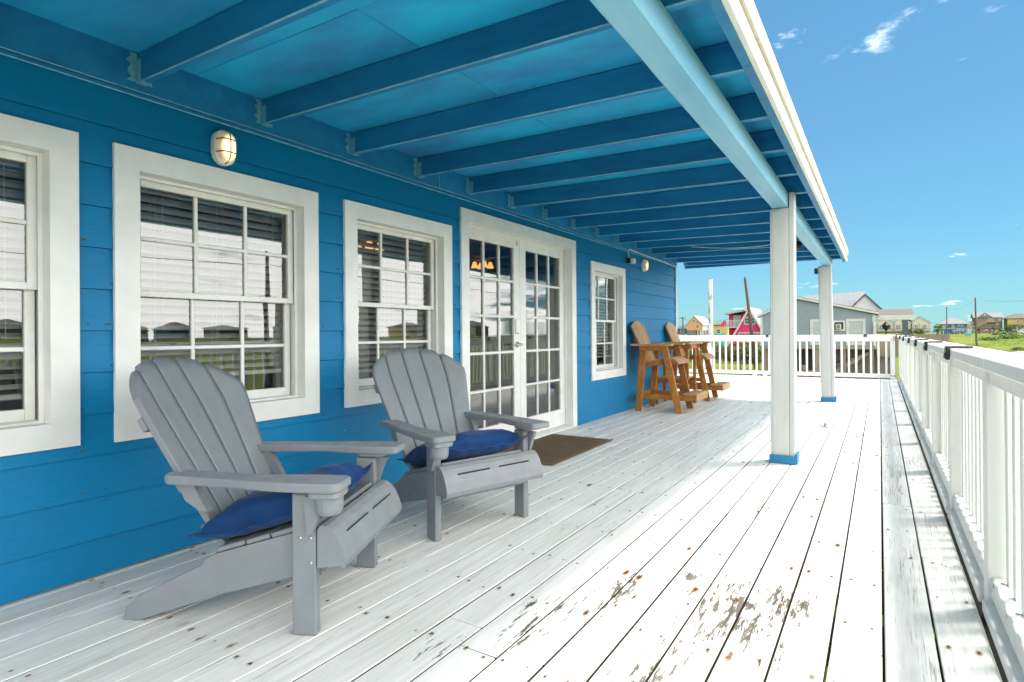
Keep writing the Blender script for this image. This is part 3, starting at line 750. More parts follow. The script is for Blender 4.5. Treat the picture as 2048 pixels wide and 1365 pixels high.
def leaf(y0, y1, hinge_left):
    mb = MB(); x = DX; th = .044; z0, z1 = .03, iz1 - .004
    st = .115; top = .11; bot = .19
    mb.box(x - th, x, y0, y0 + st, z0, z1, .003).box(x - th, x, y1 - st, y1, z0, z1, .003).box(x - th, x - .001, y0 + st, y1 - st, z0, z0 + bot, .003).box(x - th, x - .001, y0 + st, y1 - st, z1 - top, z1, .003)
    gy0, gy1, gz0, gz1 = y0 + st, y1 - st, z0 + bot, z1 - top; mw = .026
    ew, eh = (gy1 - gy0 - 2 * mw) / 3, (gz1 - gz0 - 4 * mw) / 5
    for c_ in range(1, 3): q = gy0 + c_ * ew + (c_ - 1) * mw; mb.box(x - th + .004, x - .004, q, q + mw, gz0, gz1, .007)
    for r in range(1, 5): q = gz0 + r * eh + (r - 1) * mw; mb.box(x - th + .006, x - .0025, gy0, gy1, q, q + mw, .007)
    dr = H(mb.build('door', 'trim2', house, (0, 0, 0)))
    for c_ in range(3):
        for r in range(5):
            q = gy0 + c_ * (ew + mw); s = gz0 + r * (eh + mw); pane(dr, q - .004, q + ew + .004, s - .004, s + eh + .004, x - th * .5)
    return dr
dl = leaf(iy0 + .004, mid - .002, True); dr = leaf(mid + .002, iy1 - .004, False)
mb = MB(); yh = mid - .06; zh = .985
mb.lathe([(.028, DX), (.030, DX + .006), (.022, DX + .014), (.012, DX + .02), (.011, DX + .045), (.013, DX + .06)], 16, (0, yh, zh), 'x')
mb.tube([(DX + .055, yh, zh), (DX + .060, yh - .03, zh + .002), (DX + .058, yh - .08, zh - .003), (DX + .05, yh - .105, zh - .002)], [.010, .009, .008, .007], 10)
mb.lathe([(.026, DX), (.027, DX + .008), (.02, DX + .016)], 16, (0, yh, zh + .13), 'x')
mb.build('handle', 'steel', dl, smooth=True)
MB().box(DX, DX + .022, mid - .105, mid - .03, 1.10, 1.24, .004).build('lock_plate', 'trim2', dl)
MB().lathe([(.028, DX - .0195), (.028, DX - .0185)], 20, (0, mid + .14, 1.31), 'x').build('sticker', 'car_blue', dr)
MB().lathe([(.019, DX - .0184), (.019, DX - .0178)], 20, (0, mid + .14, 1.31), 'x').build('sticker_center', 'car_white', dr)
MB().box(DX, DX + .002, mid - .062, mid - .045, 1.985, 2.035, .0005).build('latch_plate', 'tanwood', dl)
cord = MB()

# ================================================================== PORCH ROOF
roof = thing('porch_roof', 'blue painted porch roof of rafters and plywood with white fascia', 'porch roof', (XW, 4.0, 2.2))
def RR(o): o.location = Vector(o.location) - Vector((XW, 4.0, 2.2)); return o
XF = -.455; SL = (2.245 - 2.31) / (XF + 3.0)
def zr(x): return 2.31 + SL * (x + 3.0)
RY = [.70 + .662 * i for i in range(-4, 15)] + [10.53]
ang = -math.atan(SL)
for i, y in enumerate(RY):
    L = (XF + 3.0) - .002; h_ = .142
    mb = MB(); cx_ = (XF - 3.0) / 2
    mb.box(-L / 2, L / 2, -.0195, .0195, 0, h_, .0055)
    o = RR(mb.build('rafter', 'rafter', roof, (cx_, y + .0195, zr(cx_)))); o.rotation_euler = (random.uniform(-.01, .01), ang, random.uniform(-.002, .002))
    hz = MB()       # joist hanger: seat and two flanges nailed to the ledger
    def flange(y0, y1): 
        pts = [(y0, 0), (y1, 0)]; n = 7
        left = [(y0 - .004 + .012 * math.sin(q * 2.4 + i), .135 * q / n) for q in range(n + 1)]
        right = [(y1 + .004 - .006 * math.sin(q * 1.9), .135 * q / n) for q in range(n, -1, -1)]
        hz.prism(left + right, -2.9985, -2.9955, 'yz')
    hz.v = []; hz.f = []
    flange(y - .03, y - .0005); flange(y + .0395, y + .067)
    hz.box(-2.998, -2.95, y - .003, y - .0005, 0, .10, .0005).box(-2.998, -2.95, y + .0395, y + .042, 0, .10, .0005).box(-2.998, -2.945, y - .004, y + .043, -.006, -.001, .0005)
    RR(hz.build('joist_hanger', 'galv', roof, (0, 0, zr(-3.0) + .004), fix=True))
# plywood sheathing above the rafters
ys = -2.4; pi = 0
while ys < 10.5:
    ye = min(ys + 2.648 if pi else ys + 1.4, 10.6)
    for xa, xb in ((-3.0, -1.79), (-1.787, XF - .005)):
        mb = MB(); q = zr((xa + xb) / 2) + .144
        mb.box(-(xb - xa) / 2, (xb - xa) / 2, -(ye - ys) / 2 + .002, (ye - ys) / 2 - .002, 0, .015)
        o = RR(mb.build('ceiling_panel', 'ceiling', roof, ((xa + xb) / 2, (ys + ye) / 2, q + random.uniform(0, .003)))); o.rotation_euler = (0, ang, 0)
    ys = ye; pi += 1
mb = MB(); mb.prism([(-3.06, 2.475 + .03), (XF + .035, zr(XF) + .166), (XF + .035, zr(XF) + .186), (-3.06, 2.475 + .09)], -2.4, 10.66, 'xz')
RR(mb.build('roofing', 'shingle', roof, (0, 0, 0), fix=True))
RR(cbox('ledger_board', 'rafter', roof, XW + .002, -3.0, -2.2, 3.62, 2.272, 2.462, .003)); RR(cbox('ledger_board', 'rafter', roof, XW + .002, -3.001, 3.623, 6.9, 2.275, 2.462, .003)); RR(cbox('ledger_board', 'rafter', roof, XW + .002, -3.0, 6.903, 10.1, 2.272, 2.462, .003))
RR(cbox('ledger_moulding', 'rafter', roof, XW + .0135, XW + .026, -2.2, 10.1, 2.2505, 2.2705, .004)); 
XB0, XB1 = -.755, -.635; ZB = 2.125
def beam(y0, y1, zz):
    mb = MB(); n = 26
    for i in range(n + 1):
        pass
    fn = lambda t: .004 * noise.noise((t * 9.0, zz, 1.3)); ring = []
    vs = []; fs = []
    for i in range(n + 1):
        y = y0 + (y1 - y0) * i / n; e = [.0035 * noise.noise((y * 4.1, q * 7.7, zz)) for q in range(4)]
        c_ = .005
        vs += [(XB0 + c_ + e[0], y, zz + e[1] * .6), (XB1 - c_ + e[2], y, zz + e[3] * .6), (XB1, y, zz + c_ + e[3] * .6), (XB1, y, zr(XB1) - .002), (XB0, y, zr(XB0) - .004), (XB0 + e[0], y, zz + c_ + e[1] * .6)]
    for i in range(n):
        for q in range(6): fs.append((i * 6 + q, i * 6 + (q + 1) % 6, i * 6 + 6 + (q + 1) % 6, i * 6 + 6 + q))
    fs += [tuple(range(6)), tuple(range(n * 6 + 5, n * 6 - 1, -1))]
    mb.add(vs, fs); RR(mb.build('beam', 'beam', roof, (0, 0, 0), fix=True))
beam(-2.4, 5.30, ZB); beam(5.303, 10.6, ZB)
def zf(y): return zr(XF) - .012 * math.sin(max(0, (y - 3) / 7.6) * 2.4) - (.02 * max(0, (y - 8.0) / 2.6) ** 1.5)
ycut = [-2.4, 2.62, 5.9, 8.6, 10.66]
for a, b in zip(ycut[:-1], ycut[1:]):
    for nm, mat_, xa, xb, za, zb_ in (('fascia_board', 'trim', XF, XF + .022, -.004, .085), ('drip_edge', 'drip', XF + .004, XF + .037, .0865, .178), ('sub_fascia', 'rafter', XF - .036, XF - .001, -.012, .135)):
        mb = MB(); n = 10; vs = []; fs = []
        for i in range(n + 1):
            y = a + .0015 + (b - a - .003) * i / n; z = zf(y) + .003 * noise.noise((y * 3, za, 0))
            vs += [(xa, y, z + za), (xb, y, z + za), (xb, y, z + zb_), (xa, y, z + zb_)]
        for i in range(n):
            for q in range(4): fs.append((i * 4 + q, i * 4 + (q + 1) % 4, i * 4 + 4 + (q + 1) % 4, i * 4 + 4 + q))
        fs += [(0, 1, 2, 3), (n * 4 + 3, n * 4 + 2, n * 4 + 1, n * 4)]
        mb.add(vs, fs); RR(mb.build(nm, mat_, roof, (0, 0, 0), fix=True))
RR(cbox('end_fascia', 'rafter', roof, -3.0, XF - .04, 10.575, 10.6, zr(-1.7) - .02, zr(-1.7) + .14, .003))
# posts
def post(y, lean, label):
    p = thing('porch_post', label, 'post', (-.685, y, 0), 0, 'white porch posts with blue base')
    mb = MB(); w = .146; top = ZB - .004
    xl, xm, xr_ = -.095, .048, .088
    def skew(z): return lean * z
    for xa, xb, zt, y0, y1 in ((xl, xm - .001, top, 0, .145),):
        mb.box(xa, xb, y0, y1, 0, zt, .004)
    m2 = MB().box(-.075, xm - .018, -.004, .001, .06, top - .02, .001)
    m3 = MB().box(xm + .001, xr_, .003, .15, 0, top + .125, .004)
    for m_ in (mb, m2, m3): m_.v = [(v[0] + skew(v[2]), v[1], v[2]) for v in m_.v]
    mb.build('post_core', 'postpaint', p); m2.build('cover_strip', 'postpaint', p); m3.build('side_board', 'postpaint', p)
    cbox('base_trim', 'basetrim', p, xl - .008, xr_ + .006, -.024, -.005, .002, .07, .002)
    cbox('base_trim', 'basetrim', p, xr_ + .0015, xr_ + .02, -.004, .16, .002, .085, .002)
    return p
post(5.24, .004, 'white wooden porch post with blue base in the middle of the deck'); post(10.2, -.016, 'white wooden porch post leaning slightly at the far end of the porch')

# ================================================================== RAILINGS
rail = thing('deck_railing', 'white painted picket railing along the right side of the deck', 'railing', (.36, 0, 0))
def RL(o): o.location = Vector(o.location) - Vector((.36, 0, 0)); return o
Ye = 15.36
pys = [1.5 + 1.345 * i for i in range(-3, 11)]
for i, y in enumerate(pys): RL(cbox('post', 'rail', rail, .340, .412, y, y + .088, -.2, .966, .004))
caps = [-2.6, 2.30, 5.95, 9.6, 13.2, Ye + .06]
for i, (a, b) in enumerate(zip(caps[:-1], caps[1:])):
    o = RL(cbox('top_cap', 'rail', rail, .27, .412, a + .005, b - .005, .968, 1.010, .005)); o.rotation_euler = (0, random.uniform(-.012, .012), 0)
for i in range(len(pys)):
    y0 = pys[i] + .09; y1 = (pys[i + 1] if i + 1 < len(pys) else Ye - .05) - .002
    if y1 - y0 < .2: continue
    RL(cbox('bottom_rail', 'rail', rail, .3235, .388, y0, y1, .008 + random.uniform(-.004, .006), .06, .004))
    RL(cbox('lower_rail', 'rail', rail, .352, .389, y0 + .001, y1 - .001, .0715, .150, .004))
    RL(cbox('upper_rail', 'rail', rail, .352, .389, y0 + .001, y1 - .001, .885, .966, .004))
y = -2.4
while y < Ye - .08:
    o = RL(cbox('picket', 'rail', rail, .3905, .4285, y, y + .038, .03, .962, .003)); o.rotation_euler = (random.uniform(-.004, .004), random.uniform(-.004, .004), random.uniform(-.03, .03)); y += .136
mb = MB(); uvs = []
# rust at the picket feet
def rail_screws():
    me = bpy.data.meshes.new('rusty_nails'); vs = []; fs = []; uv = []
    y = -2.4
    while y < Ye - .2:
        for zz, s in ((.150, .012), (.885, .008)):
            if random.random() < .75:
                x_ = .3505; yy = y + .019 + random.uniform(-.01, .01); z_ = zz - .02 if zz > .5 else zz - .012; o = len(vs); s_ = s * random.uniform(.6, 1.2)
                vs += [(x_, yy - s_, z_ - s_ * 1.3), (x_, yy + s_, z_ - s_ * 1.3), (x_, yy + s_, z_ + s_), (x_, yy - s_, z_ + s_)]; fs.append((o, o + 1, o + 2, o + 3)); uv += [(0, 0), (1, 0), (1, 1), (0, 1)]
                o = len(vs); z_ = .1508
                if zz < .5:
                    vs += [(.366, yy - s_, z_), (.3895, yy - s_, z_), (.3895, yy + s_, z_), (.366, yy + s_, z_)]; fs.append((o, o + 1, o + 2, o + 3)); uv += [(0, 0), (1, 0), (1, 1), (0, 1)]
        y += .136
    me.from_pydata(vs, [], fs); ul = me.uv_layers.new(name='UVMap')
    for i, l in enumerate(ul.data): l.uv = uv[i]
    me.materials.append(M['rust']); return me
tag(RL(link('rusty_nails', rail_screws(), rail, (0, 0, 0))), 'rusty nail heads at the picket feet', None, kind='stuff')

far = thing('deck_railing', 'white picket railing closing off the far end of the deck', 'railing', (-1.5, Ye, 0))
def FL(o): o.location = Vector(o.location) - Vector((-1.5, Ye, 0)); return o
fx = [.235, -1.74, -3.74, -5.6, -7.1]
for i, x in enumerate(fx): FL(cbox('post', 'rail', far, x - .045, x + .045, Ye - .04, Ye + .05, -.2, .971, .004))
for a, b in zip(fx[:-1], fx[1:]):
    FL(cbox('bottom_rail', 'rail', far, b + .0, a - .0, Ye - .0815, Ye - .0415, .05, .138, .004)); FL(cbox('top_rail', 'rail', far, b + .0, a - .0, Ye - .0815, Ye - .0415, .867, .970, .004))
    FL(cbox('top_cap', 'rail', far, b + .003, a - .003 if a < .2 else .268, Ye - .085, Ye + .055, .973, 1.014, .004))
    n = int((a - b - .1) / .139)
    for i in range(n): xx = a - .12 - i * (a - b - .1) / n; FL(cbox('picket', 'rail', far, xx - .02, xx + .02, Ye - .0405, Ye - .0025, .045, .93, .003))
def nailrow():
    me = bpy.data.meshes.new('rusty_nails'); vs = []; fs = []; uv = []
    pts = [(x + dx_, z_) for x in fx for dx_ in (-.03, .03) for z_ in (.10, .90, .935)] + [(.1 - .139 * i, z_) for i in range(30) for z_ in (.092, .9)]
    for x, z_ in pts:
        s_ = .03 * random.uniform(.5, 1.1) if any(abs(abs(x - q) - .03) < .001 for q in fx) else .012
        o = len(vs); y_ = Ye - .083; vs += [(x - s_, y_, z_ - s_), (x + s_, y_, z_ - s_), (x + s_, y_, z_ + s_), (x - s_, y_, z_ + s_)]; fs.append((o, o + 1, o + 2, o + 3)); uv += [(0, 0), (1, 0), (1, 1), (0, 1)]
    me.from_pydata(vs, [], fs); ul = me.uv_layers.new(name='UVMap')
    for i, l in enumerate(ul.data): l.uv = uv[i]
    me.materials.append(M['rust']); return me
tag(FL(link('rusty_nails', nailrow(), far, (0, 0, 0))), 'rusty nail heads on the far railing', None, kind='stuff')
tp = thing('tall_post', 'tall weathered white post standing above the far railing', 'post', (-3.72, Ye + .12, 0))
MB().box(-.046, .046, -.046, .046, -3, 2.48, .006).build('shaft', 'paintpole', tp); MB().box(-.055, .03, -.02, .02, 2.481, 2.50, .003).build('cap', 'greywood', tp)

# black clip-on lights on the railing caps
def clip(loc, rz, label):
    k = thing('rail_light', label, 'light', loc, rz, 'black clip lights on the railings')
    me = 'clipmesh'
    if me not in _cache:
        _cache[me] = MB().box(-.004, .085, -.035, .035, .0015, .011, .003).box(-.016, -.0005, -.033, .033, -.052, .0115, .003).mesh('housing', M['black'])
        _cache[me + '2'] = MB().box(.012, .07, -.026, .026, .0112, .0135, .001).mesh('solar_panel', M['car_blue'])
        _cache[me + '3'] = MB().box(-.022, -.0165, -.024, .024, -.046, -.02, .002).mesh('lens', M['housewin'])
    link('housing', _cache[me], k); link('solar_panel', _cache[me + '2'], k); link('lens', _cache[me + '3'], k)
ordn = ['nearest', 'second nearest', 'third nearest', 'fourth nearest', 'fifth nearest', 'sixth nearest', 'farthest']
for y_, q in zip((3.337, 4.817, 6.158, 7.567, 9.335, 10.9, 13.3), ordn): clip((.27, y_, 1.0105), 0, 'black clip on light on the right railing cap, ' + q + ' of seven')
clip((-2.33, Ye - .085, 1.0145), R(90), 'black clip on light on the far railing left of the middle post'); clip((-.28, Ye - .085, 1.0145), R(90), 'black clip on light on the far railing right of the leaning post')

# ================================================================== ADIRONDACK CHAIRS
# local frame: +x forward, +y to the sitter's left, origin on the deck midway between the front legs' front edges
def rounded(poly, r, n=4):
    out = []; m = len(poly)
    for i in range(m):
        p0, p, p1 = Vector(poly[i - 1]), Vector(poly[i]), Vector(poly[(i + 1) % m])
        rr = r[i] if isinstance(r, (list, tuple)) else r
        a = (p0 - p); b = (p1 - p); k = min(rr, a.length * .45, b.length * .45)
        if k < 1e-4: out.append(tuple(p)); continue
        A = p + a.normalized() * k; B = p + b.normalized() * k
        for j in range(n + 1): t = j / n; q = A.lerp(p, t).lerp(p.lerp(B, t), t); out.append(tuple(q))
    return out
def slab(poly, z0, z1, ch):
    # flat slab with softened top and bottom edges
    mb = MB(); n = len(poly); c_ = Vector((sum(p[0] for p in poly) / n, sum(p[1] for p in poly) / n))
    def inset(p):
        d = Vector(p) - c_; return Vector(p) - d.normalized() * ch
    ar = sum(poly[i][0] * poly[(i + 1) % n][1] - poly[(i + 1) % n][0] * poly[i][1] for i in range(n))
    if ar < 0: poly = poly[::-1]
    rings = [[(*inset(p), z0) for p in poly], [(*p, z0 + ch) for p in poly], [(*p, z1 - ch) for p in poly], [(*inset(p), z1) for p in poly]]
    vs = [v for r_ in rings for v in r_]; fs = [tuple(reversed(range(n))), tuple(range(3 * n, 4 * n))]
    for k in range(3):
        for i in range(n): fs.append((k * n + i, k * n + (i + 1) % n, (k + 1) * n + (i + 1) % n, (k + 1) * n + i))
    return mb.add(vs, fs)
def adirondack(label):
    ch = thing('adirondack_chair', label, 'chair', (0, 0, 0), 0, 'grey adirondack chairs on the deck')
    HW = .325
    side = [(-.80, 0.002), (-.735, 0.002), (-.395, .118), (-.09, .200), (.004, .225), (.004, .345), (-.09, .362), (-.417, .268), (-.452, .250), (-.475, .222), (-.62, .152), (-.745, .090), (-.785, .050)]
    for sg in (-1, 1):
        y0 = sg * (HW - .040); y1 = sg * (HW - .068)
        MB().prism(side, min(y0, y1), max(y0, y1), 'xz').build('side_rail', 'plastic', ch, fix=True)
        MB().box(-.090, 0, min(sg * HW, sg * (HW - .038)), max(sg * HW, sg * (HW - .038)), .001, .5145, .004).build('front_leg', 'plastic', ch)
        # curved gusset under the arm
        g = [(-.004, .512), (.052, .512), (.030, .47), (.006, .40), (-.002, .375), (-.024, .375), (-.034, .512)]
        MB().prism(g, *sorted((sg * (HW + .002), sg * (HW + .022))), 'xz').build('arm_bracket', 'plastic', ch, fix=True)
        rear = [(-.565, .541), (-.50, .541), (-.475, .49), (-.44, .43), (-.475, .435), (-.53, .47)]
        MB().prism(rear, *sorted((sg * .262, sg * .296)), 'xz').build('arm_support', 'plastic', ch, fix=True)
        arm = [(-.60, sg * .305), (-.585, sg * .245), (-.42, sg * .262), (-.22, sg * .285), (-.05, sg * .262), (.118, sg * .262), (.122, sg * .402), (-.06, sg * .402), (-.25, sg * .385), (-.42, sg * .358), (-.58, sg * .345)]
        arm = rounded(arm, [.02, .02, .12, .1, .08, .03, .035, .08, .1, .1, .03], 5)
        a_ = slab(arm, .540, .572, .006)
        a_.v = [(v[0], v[1], v[2] + .004 * min(1, max(0, (-v[0] - .1) / .4))) for v in a_.v]
        ar = a_.build('armrest', 'plastic', ch, fix=True)
        if sg < 0:
            slab(rounded([(-.005, -.395), (-.005, -.275), (.112, -.275), (.116, -.395)], .03, 4), .5155, .5385, .004).build('cup_flange', 'plastic', ar, fix=True)
            MB().lathe([(.040, .452), (.045, .456), (.050, .470), (.052, .515)], 20, (.058, -.338, 0)).build('cup_holder', 'plastic', ar, smooth=False)
            MB().box(-.11, -.02, -.352, -.30, .5725, .5745, .001).build('phone_slot', 'plastic', ar)
        else:
            slab(rounded([(-.085, .275), (-.085, .395), (.05, .395), (.05, .275)], .03, 4), .5225, .5385, .004).build('cup_flange', 'plastic', ar, fix=True)
        if True:
            mb = MB()
            for (s_, z_) in ((-.058, .405), (-.018, .405), (-.018, .315)) if sg < 0 else ((-.058, .405), (-.018, .405), (-.018, .315)):
                mb.lathe([(.0065, 0), (.0065, .002), (.003, .004)], 10, (s_, 0, z_), 'y')
            mb.v = [(v[0], sg * (HW + v[1]), v[2] - .05) for v in mb.v]
            mb.build('screws', 'steel', ch, fix=True)
    # seat slats and rolled front
    top = [(-.417, .270), (-.30, .303), (-.20, .331), (-.10, .360), (-.005, .388)]
    for i in range(4):
        (xa, za), (xb, zb) = top[i], top[i + 1]
        MB().bar((xa + .004, 0, za + .010), (xb - .003, 0, zb + .010), .56, .018, (0, 0, 1), .004).build('seat_slat', 'plastic', ch)
    prof = [(.006, .248), (.0065, .385), (.018, .402), (.040, .399), (.062, .385), (.083, .358), (.100, .322), (.114, .276), (.108, .252), (.094, .258)]
    fp = MB().prism(prof, -.325, .340, 'xz').build('seat_front', 'plastic', ch, fix=True)
    mb = MB()
    for (ya, yb) in ((-.24, -.03), (.035, .25)): mb.bar((.0855, ya, .3585), (.0855, yb, .3585), .004, .009, (.6, 0, .8))
    mb.build('slot', 'dark', fp)
    MB().box(-.02, .004, -.283, .283, .205, .2455, .004).build('front_apron', 'plastic', ch)
    MB().prism([(-.255, .248), (.255, .248), (.255, .222), (.20, .212), (.17, .228), (-.17, .228), (-.20, .212), (-.255, .222)], .0055, .022, 'yz').build('front_skirt', 'plastic', ch, fix=True)
    # fan back of five slats
    base = Vector((-.395, 0, .275)); th = R(31); up = Vector((-math.sin(th), 0, math.cos(th))); nm = Vector((math.cos(th), 0, math.sin(th)))
    def half(t): return .225 + .116 * min(1, t / .62) ** 1.0 + .005 * math.sin(min(1, t / .8) * 3.1)
    def tip(w): return .855 - .150 * abs(w / .345) ** 2.3 - .020 * (abs(w / .345)) ** 9
    def pt(f, l):
        w = f * half(l); return base + up * l + Vector((0, w, 0)) + nm * (.062 * (w / .345) ** 2 * min(1, .35 + l) + .055 * max(0, (l - .1)) * (1 - l) - .02)
    def corner(i, u):
        e = min(u, 1 - u); return .020 * max(0, 1 - e / .22) ** 2
    for i in range(5):
        f0 = -1 + .4 * i; f1 = f0 + .4; g = .010
        def fn(u, v, f0=f0, f1=f1, i=i):
            f = f0 + g + (f1 - f0 - 2 * g) * u
            wt = f * .345; L = tip(wt) - corner(i, u) - (.018 * (abs(f) - .6) / .4 if abs(f) > .6 else 0)
            l = L * v; return pt(f, l), nm
        m_ = MB().grid(fn, 6, 14, .020); o = m_.build('back_slat', 'plastic', ch, fix=True)
        for p in o.data.polygons: p.use_smooth = abs(p.normal.dot(nm)) > .8
    for l in (.10, .30, .56):
        def fb(a, b, l=l): return pt(2 * a - 1, l - .025 + .05 * b) - nm * .0215, nm
        MB().grid(fb, 10, 1, .022).build('back_brace', 'plastic', ch, fix=True)
    return ch
c1 = adirondack('grey resin adirondack chair nearest the camera, navy cushion on its seat')
def place(o, corner, deg):
    a = R(deg); F = Vector((math.cos(a), math.sin(a), 0)); L = Vector((-math.sin(a), math.cos(a), 0)); o.location = Vector(corner) + L * .325; o.rotation_euler = (0, 0, a)
place(c1, (-1.732, 1.376, 0), 26)
c2 = copy_tree(c1); tag(c2, 'grey resin adirondack chair farther back, between a window and the french doors', 'chair'); place(c2, (-1.976, 2.333, 0), -18)

def cushion(ref, label, seed, shift=(0, 0, 0), tilt=-16.0):
    mb = MB(); nu, nv = 30, 30; W_, D_ = .292, .262; random.seed(seed)
    def sh(u, v, top):
        a = (u - .5) * 2; b = (v - .5) * 2
        # corners stick out, sides pull in
        k = 1 - .07 * (1 - abs(b) ** 2.0); k2 = 1 - .07 * (1 - abs(a) ** 2.0)
        x = b * D_ * k2; y = a * W_ * k
        e = max(0, (1 - (abs(a) / .93) ** 4)) ** .5 if abs(a) < .93 else 0; e2 = max(0, (1 - (abs(b) / .91) ** 4)) ** .5 if abs(b) < .91 else 0
        puff = (e * e2) ** .8
        wr = noise.noise((x * 9 + seed, y * 9, top * 2.1)) * .010 + noise.noise((x * 22, y * 22 + seed, 3.3)) * .005
        edge = max(abs(a), abs(b)); rim = max(0, (edge - .85) / .15)
        pull = math.sin(a * 17 + seed) * .004 * max(0, abs(b) - .5) + math.sin(b * 15 + seed) * .004 * max(0, abs(a) - .5)
        z = (.105 * puff + 1.9 * wr * puff) if top else -.034 * puff
        lift = .036 * (abs(a) * abs(b)) ** 3 + rim * (.012 * noise.noise((x * 14, y * 14, seed)))
        return Vector((x, y, z + lift + pull * 1.5 + (.0025 if top else -.0025)))
    vs = []; fs = []
    for top in (1, 0):
        for j in range(nv + 1):
            for i in range(nu + 1): vs.append(sh(i / nu, j / nv, top))
    Wn = nu + 1; off = Wn * (nv + 1)
    for j in range(nv):
        for i in range(nu):
            a = j * Wn + i; fs.append((a, a + Wn, a + Wn + 1, a + 1)); fs.append((off + a, off + a + 1, off + a + Wn + 1, off + a + Wn))
    ring = [i for i in range(Wn)] + [j * Wn + nu for j in range(1, nv + 1)] + [nv * Wn + i for i in range(nu - 1, -1, -1)] + [j * Wn for j in range(nv - 1, 0, -1)]
    for k in range(len(ring)): a, b = ring[k], ring[(k + 1) % len(ring)]; fs.append((a, b, off + b, off + a))
    mb.add(vs, fs); cu = thing('seat_cushion', label, 'cushion', (0, 0, 0), 0, 'navy cushions on the adirondack chairs')
    o = mb.build('cover', 'fabric', cu, smooth=True, fix=True)
    sm = MB()
    for bb in (.955, -.955):
        sm.tube([sh(.03 + .94 * i / 24, (bb + 1) / 2, 1) + Vector((0, 0, .001)) for i in range(25)], .0011, 5)
    for aa in (.955, -.955): sm.tube([sh((aa + 1) / 2, .03 + .94 * i / 24, 1) + Vector((0, 0, .001)) for i in range(25)], .0011, 5)
    sm.build('stitched_seam', 'car_blue', cu)
    m = Matrix.Translation(ref.location) @ Matrix.Rotation(ref.rotation_euler.z, 4, 'Z') @ Matrix.Translation((-.208 + shift[0], shift[1], .392 + shift[2])) @ Matrix.Rotation(R(tilt), 4, 'Y')
    cu.matrix_world = m; return cu
cushion(c1, 'navy blue canvas cushion on the nearest grey chair', 3, (-.03, -.035, -.006), -17.0); cushion(c2, 'navy blue canvas cushion on the farther grey chair', 8)
random.seed(21)

# ================================================================== DOOR MAT
mt = thing('door_mat', 'brown woven door mat in front of the french doors', 'door mat', (-2.635, 4.825, 0), R(.6))
MB().box(-.30, .30, -.605, .605, .0035, .0095, .002).build('pile', 'mat', mt); mitre(MB(), -.345, .345, -.65, .65, .043, .003, .0115, 'xy').build('border', 'mat_border', mt, fix=True)

# ================================================================== BAR CHAIRS AND TABLE
def bar_chair(label):
    ch = thing('bar_chair', label, 'bar chair', (0, 0, 0), 0, 'tall wooden bar chairs by the wall')
    # local x: 0 at the front leg's foot, y from 0 (near side) to .63
    for y in (0.0, .595):
        MB().bar((.0, y + .0175, -.001), (-.195, y + .0175, .905), .035, .088, (1, 0, .2), .004).build('front_leg', 'teak', ch)
        MB().bar((-.57, y + .0175, -.001), (-.485, y + .0175, .905), .035, .088, (1, 0, -.1), .004).build('rear_leg', 'teak', ch)
        oy = y - .036 if y < .3 else y + .0355
        cbox('apron', 'teak', ch, -.53, -.135, oy + .0, oy + .0345, .848, .9135, .003)
        sd_ = [(-.50, .605), (-.34, .635), (-.16, .672), (-.06, .664), (-.02, .645), (-.03, .690), (-.06, .712), (-.12, .728), (-.17, .728), (-.30, .706), (-.42, .680), (-.50, .668)]
        iy = y + .036 if y < .3 else y - .036
        MB().prism(sd_, *sorted((iy, iy + (.034 if y < .3 else -.0)) if y < .3 else (iy, iy + .034)), 'xz').build('seat_rail', 'teak', ch, fix=True)
        cbox('stretcher', 'teak', ch, -.545, .215, (y + .036) if y < .3 else (y - .036), (y + .070) if y < .3 else (y - .002), .172, .247, .003)
        ar = slab(rounded([(-.665, y - .05), (-.67, y + .085), (-.08, y + .085), (-.075, y - .05)], .025, 4), .9145, .940, .003)
        ar.build('armrest', 'teak_top', ch, fix=True)
    crv = [(-.475, .684), (-.40, .696), (-.325, .708), (-.25, .720), (-.175, .738), (-.100, .735), (-.040, .705), (-.005, .660)]
    for (xa, za), (xb, zb) in zip(crv[:-1], crv[1:]):
        MB().bar((xa + .002, .314, za + .004), (xb - .002, .314, zb + .004), .62 - .07, .02, (0, 0, 1), .004).build('seat_slat', 'teak_top', ch)
    for xa in (.055, .140): cbox('footrest_slat', 'teak_top', ch, xa - .003, xa + .076, .010, .620, .248, .272, .004)
    cbox('foot_front', 'teak_top', ch, .2165, .240, .012, .618, .170, .274, .004)
    cbox('rear_stretcher', 'teak', ch, -.585, -.552, .0365, .594, .185, .255, .003)
    b0 = Vector((-.455, .315, .665)); th = math.atan2(.235, .60); up = Vector((-math.sin(th), 0, math.cos(th))); nm = Vector((math.cos(th), 0, math.sin(th)))
    for i in range(5):
        f0 = -1 + .4 * i; lens = (.600, .640, .655, .640, .600)[i]
        def fn(u, v, f0=f0, lens=lens):
            f = f0 + .02 + .36 * u; L = lens - .014 * (2 * u - 1) * (1 if f0 > -.1 else -1 if f0 < -.3 else 0) - .012 * (2 * u - 1) ** 2; l = L * v
            w = f * (.195 + .085 * v); return b0 + up * l + Vector((0, w, 0)), nm
        MB().grid(fn, 3, 5, .020).build('back_slat', 'teak_top', ch, fix=True)
    for l, w in ((.08, .36), (.36, .42), (.52, .40)):
        p = b0 + up * l - nm * .042; MB().bar(p - Vector((0, w / 2, 0)), p + Vector((0, w / 2, 0)), .06, .03, tuple(nm), .003).build('back_brace', 'teak', ch)
    mb = MB()
    for y_, xo in ((-.002, 0), (.6315, 0)):
        for (x_, z_) in ((-.155, .69), (-.505, .66), (-.045, .21), (-.545, .21)): mb.lathe([(.009, 0), (.009, .003), (.005, .004)], 10, (x_, y_, z_), 'y')
    mb.build('bolt', 'black', ch)
    return ch
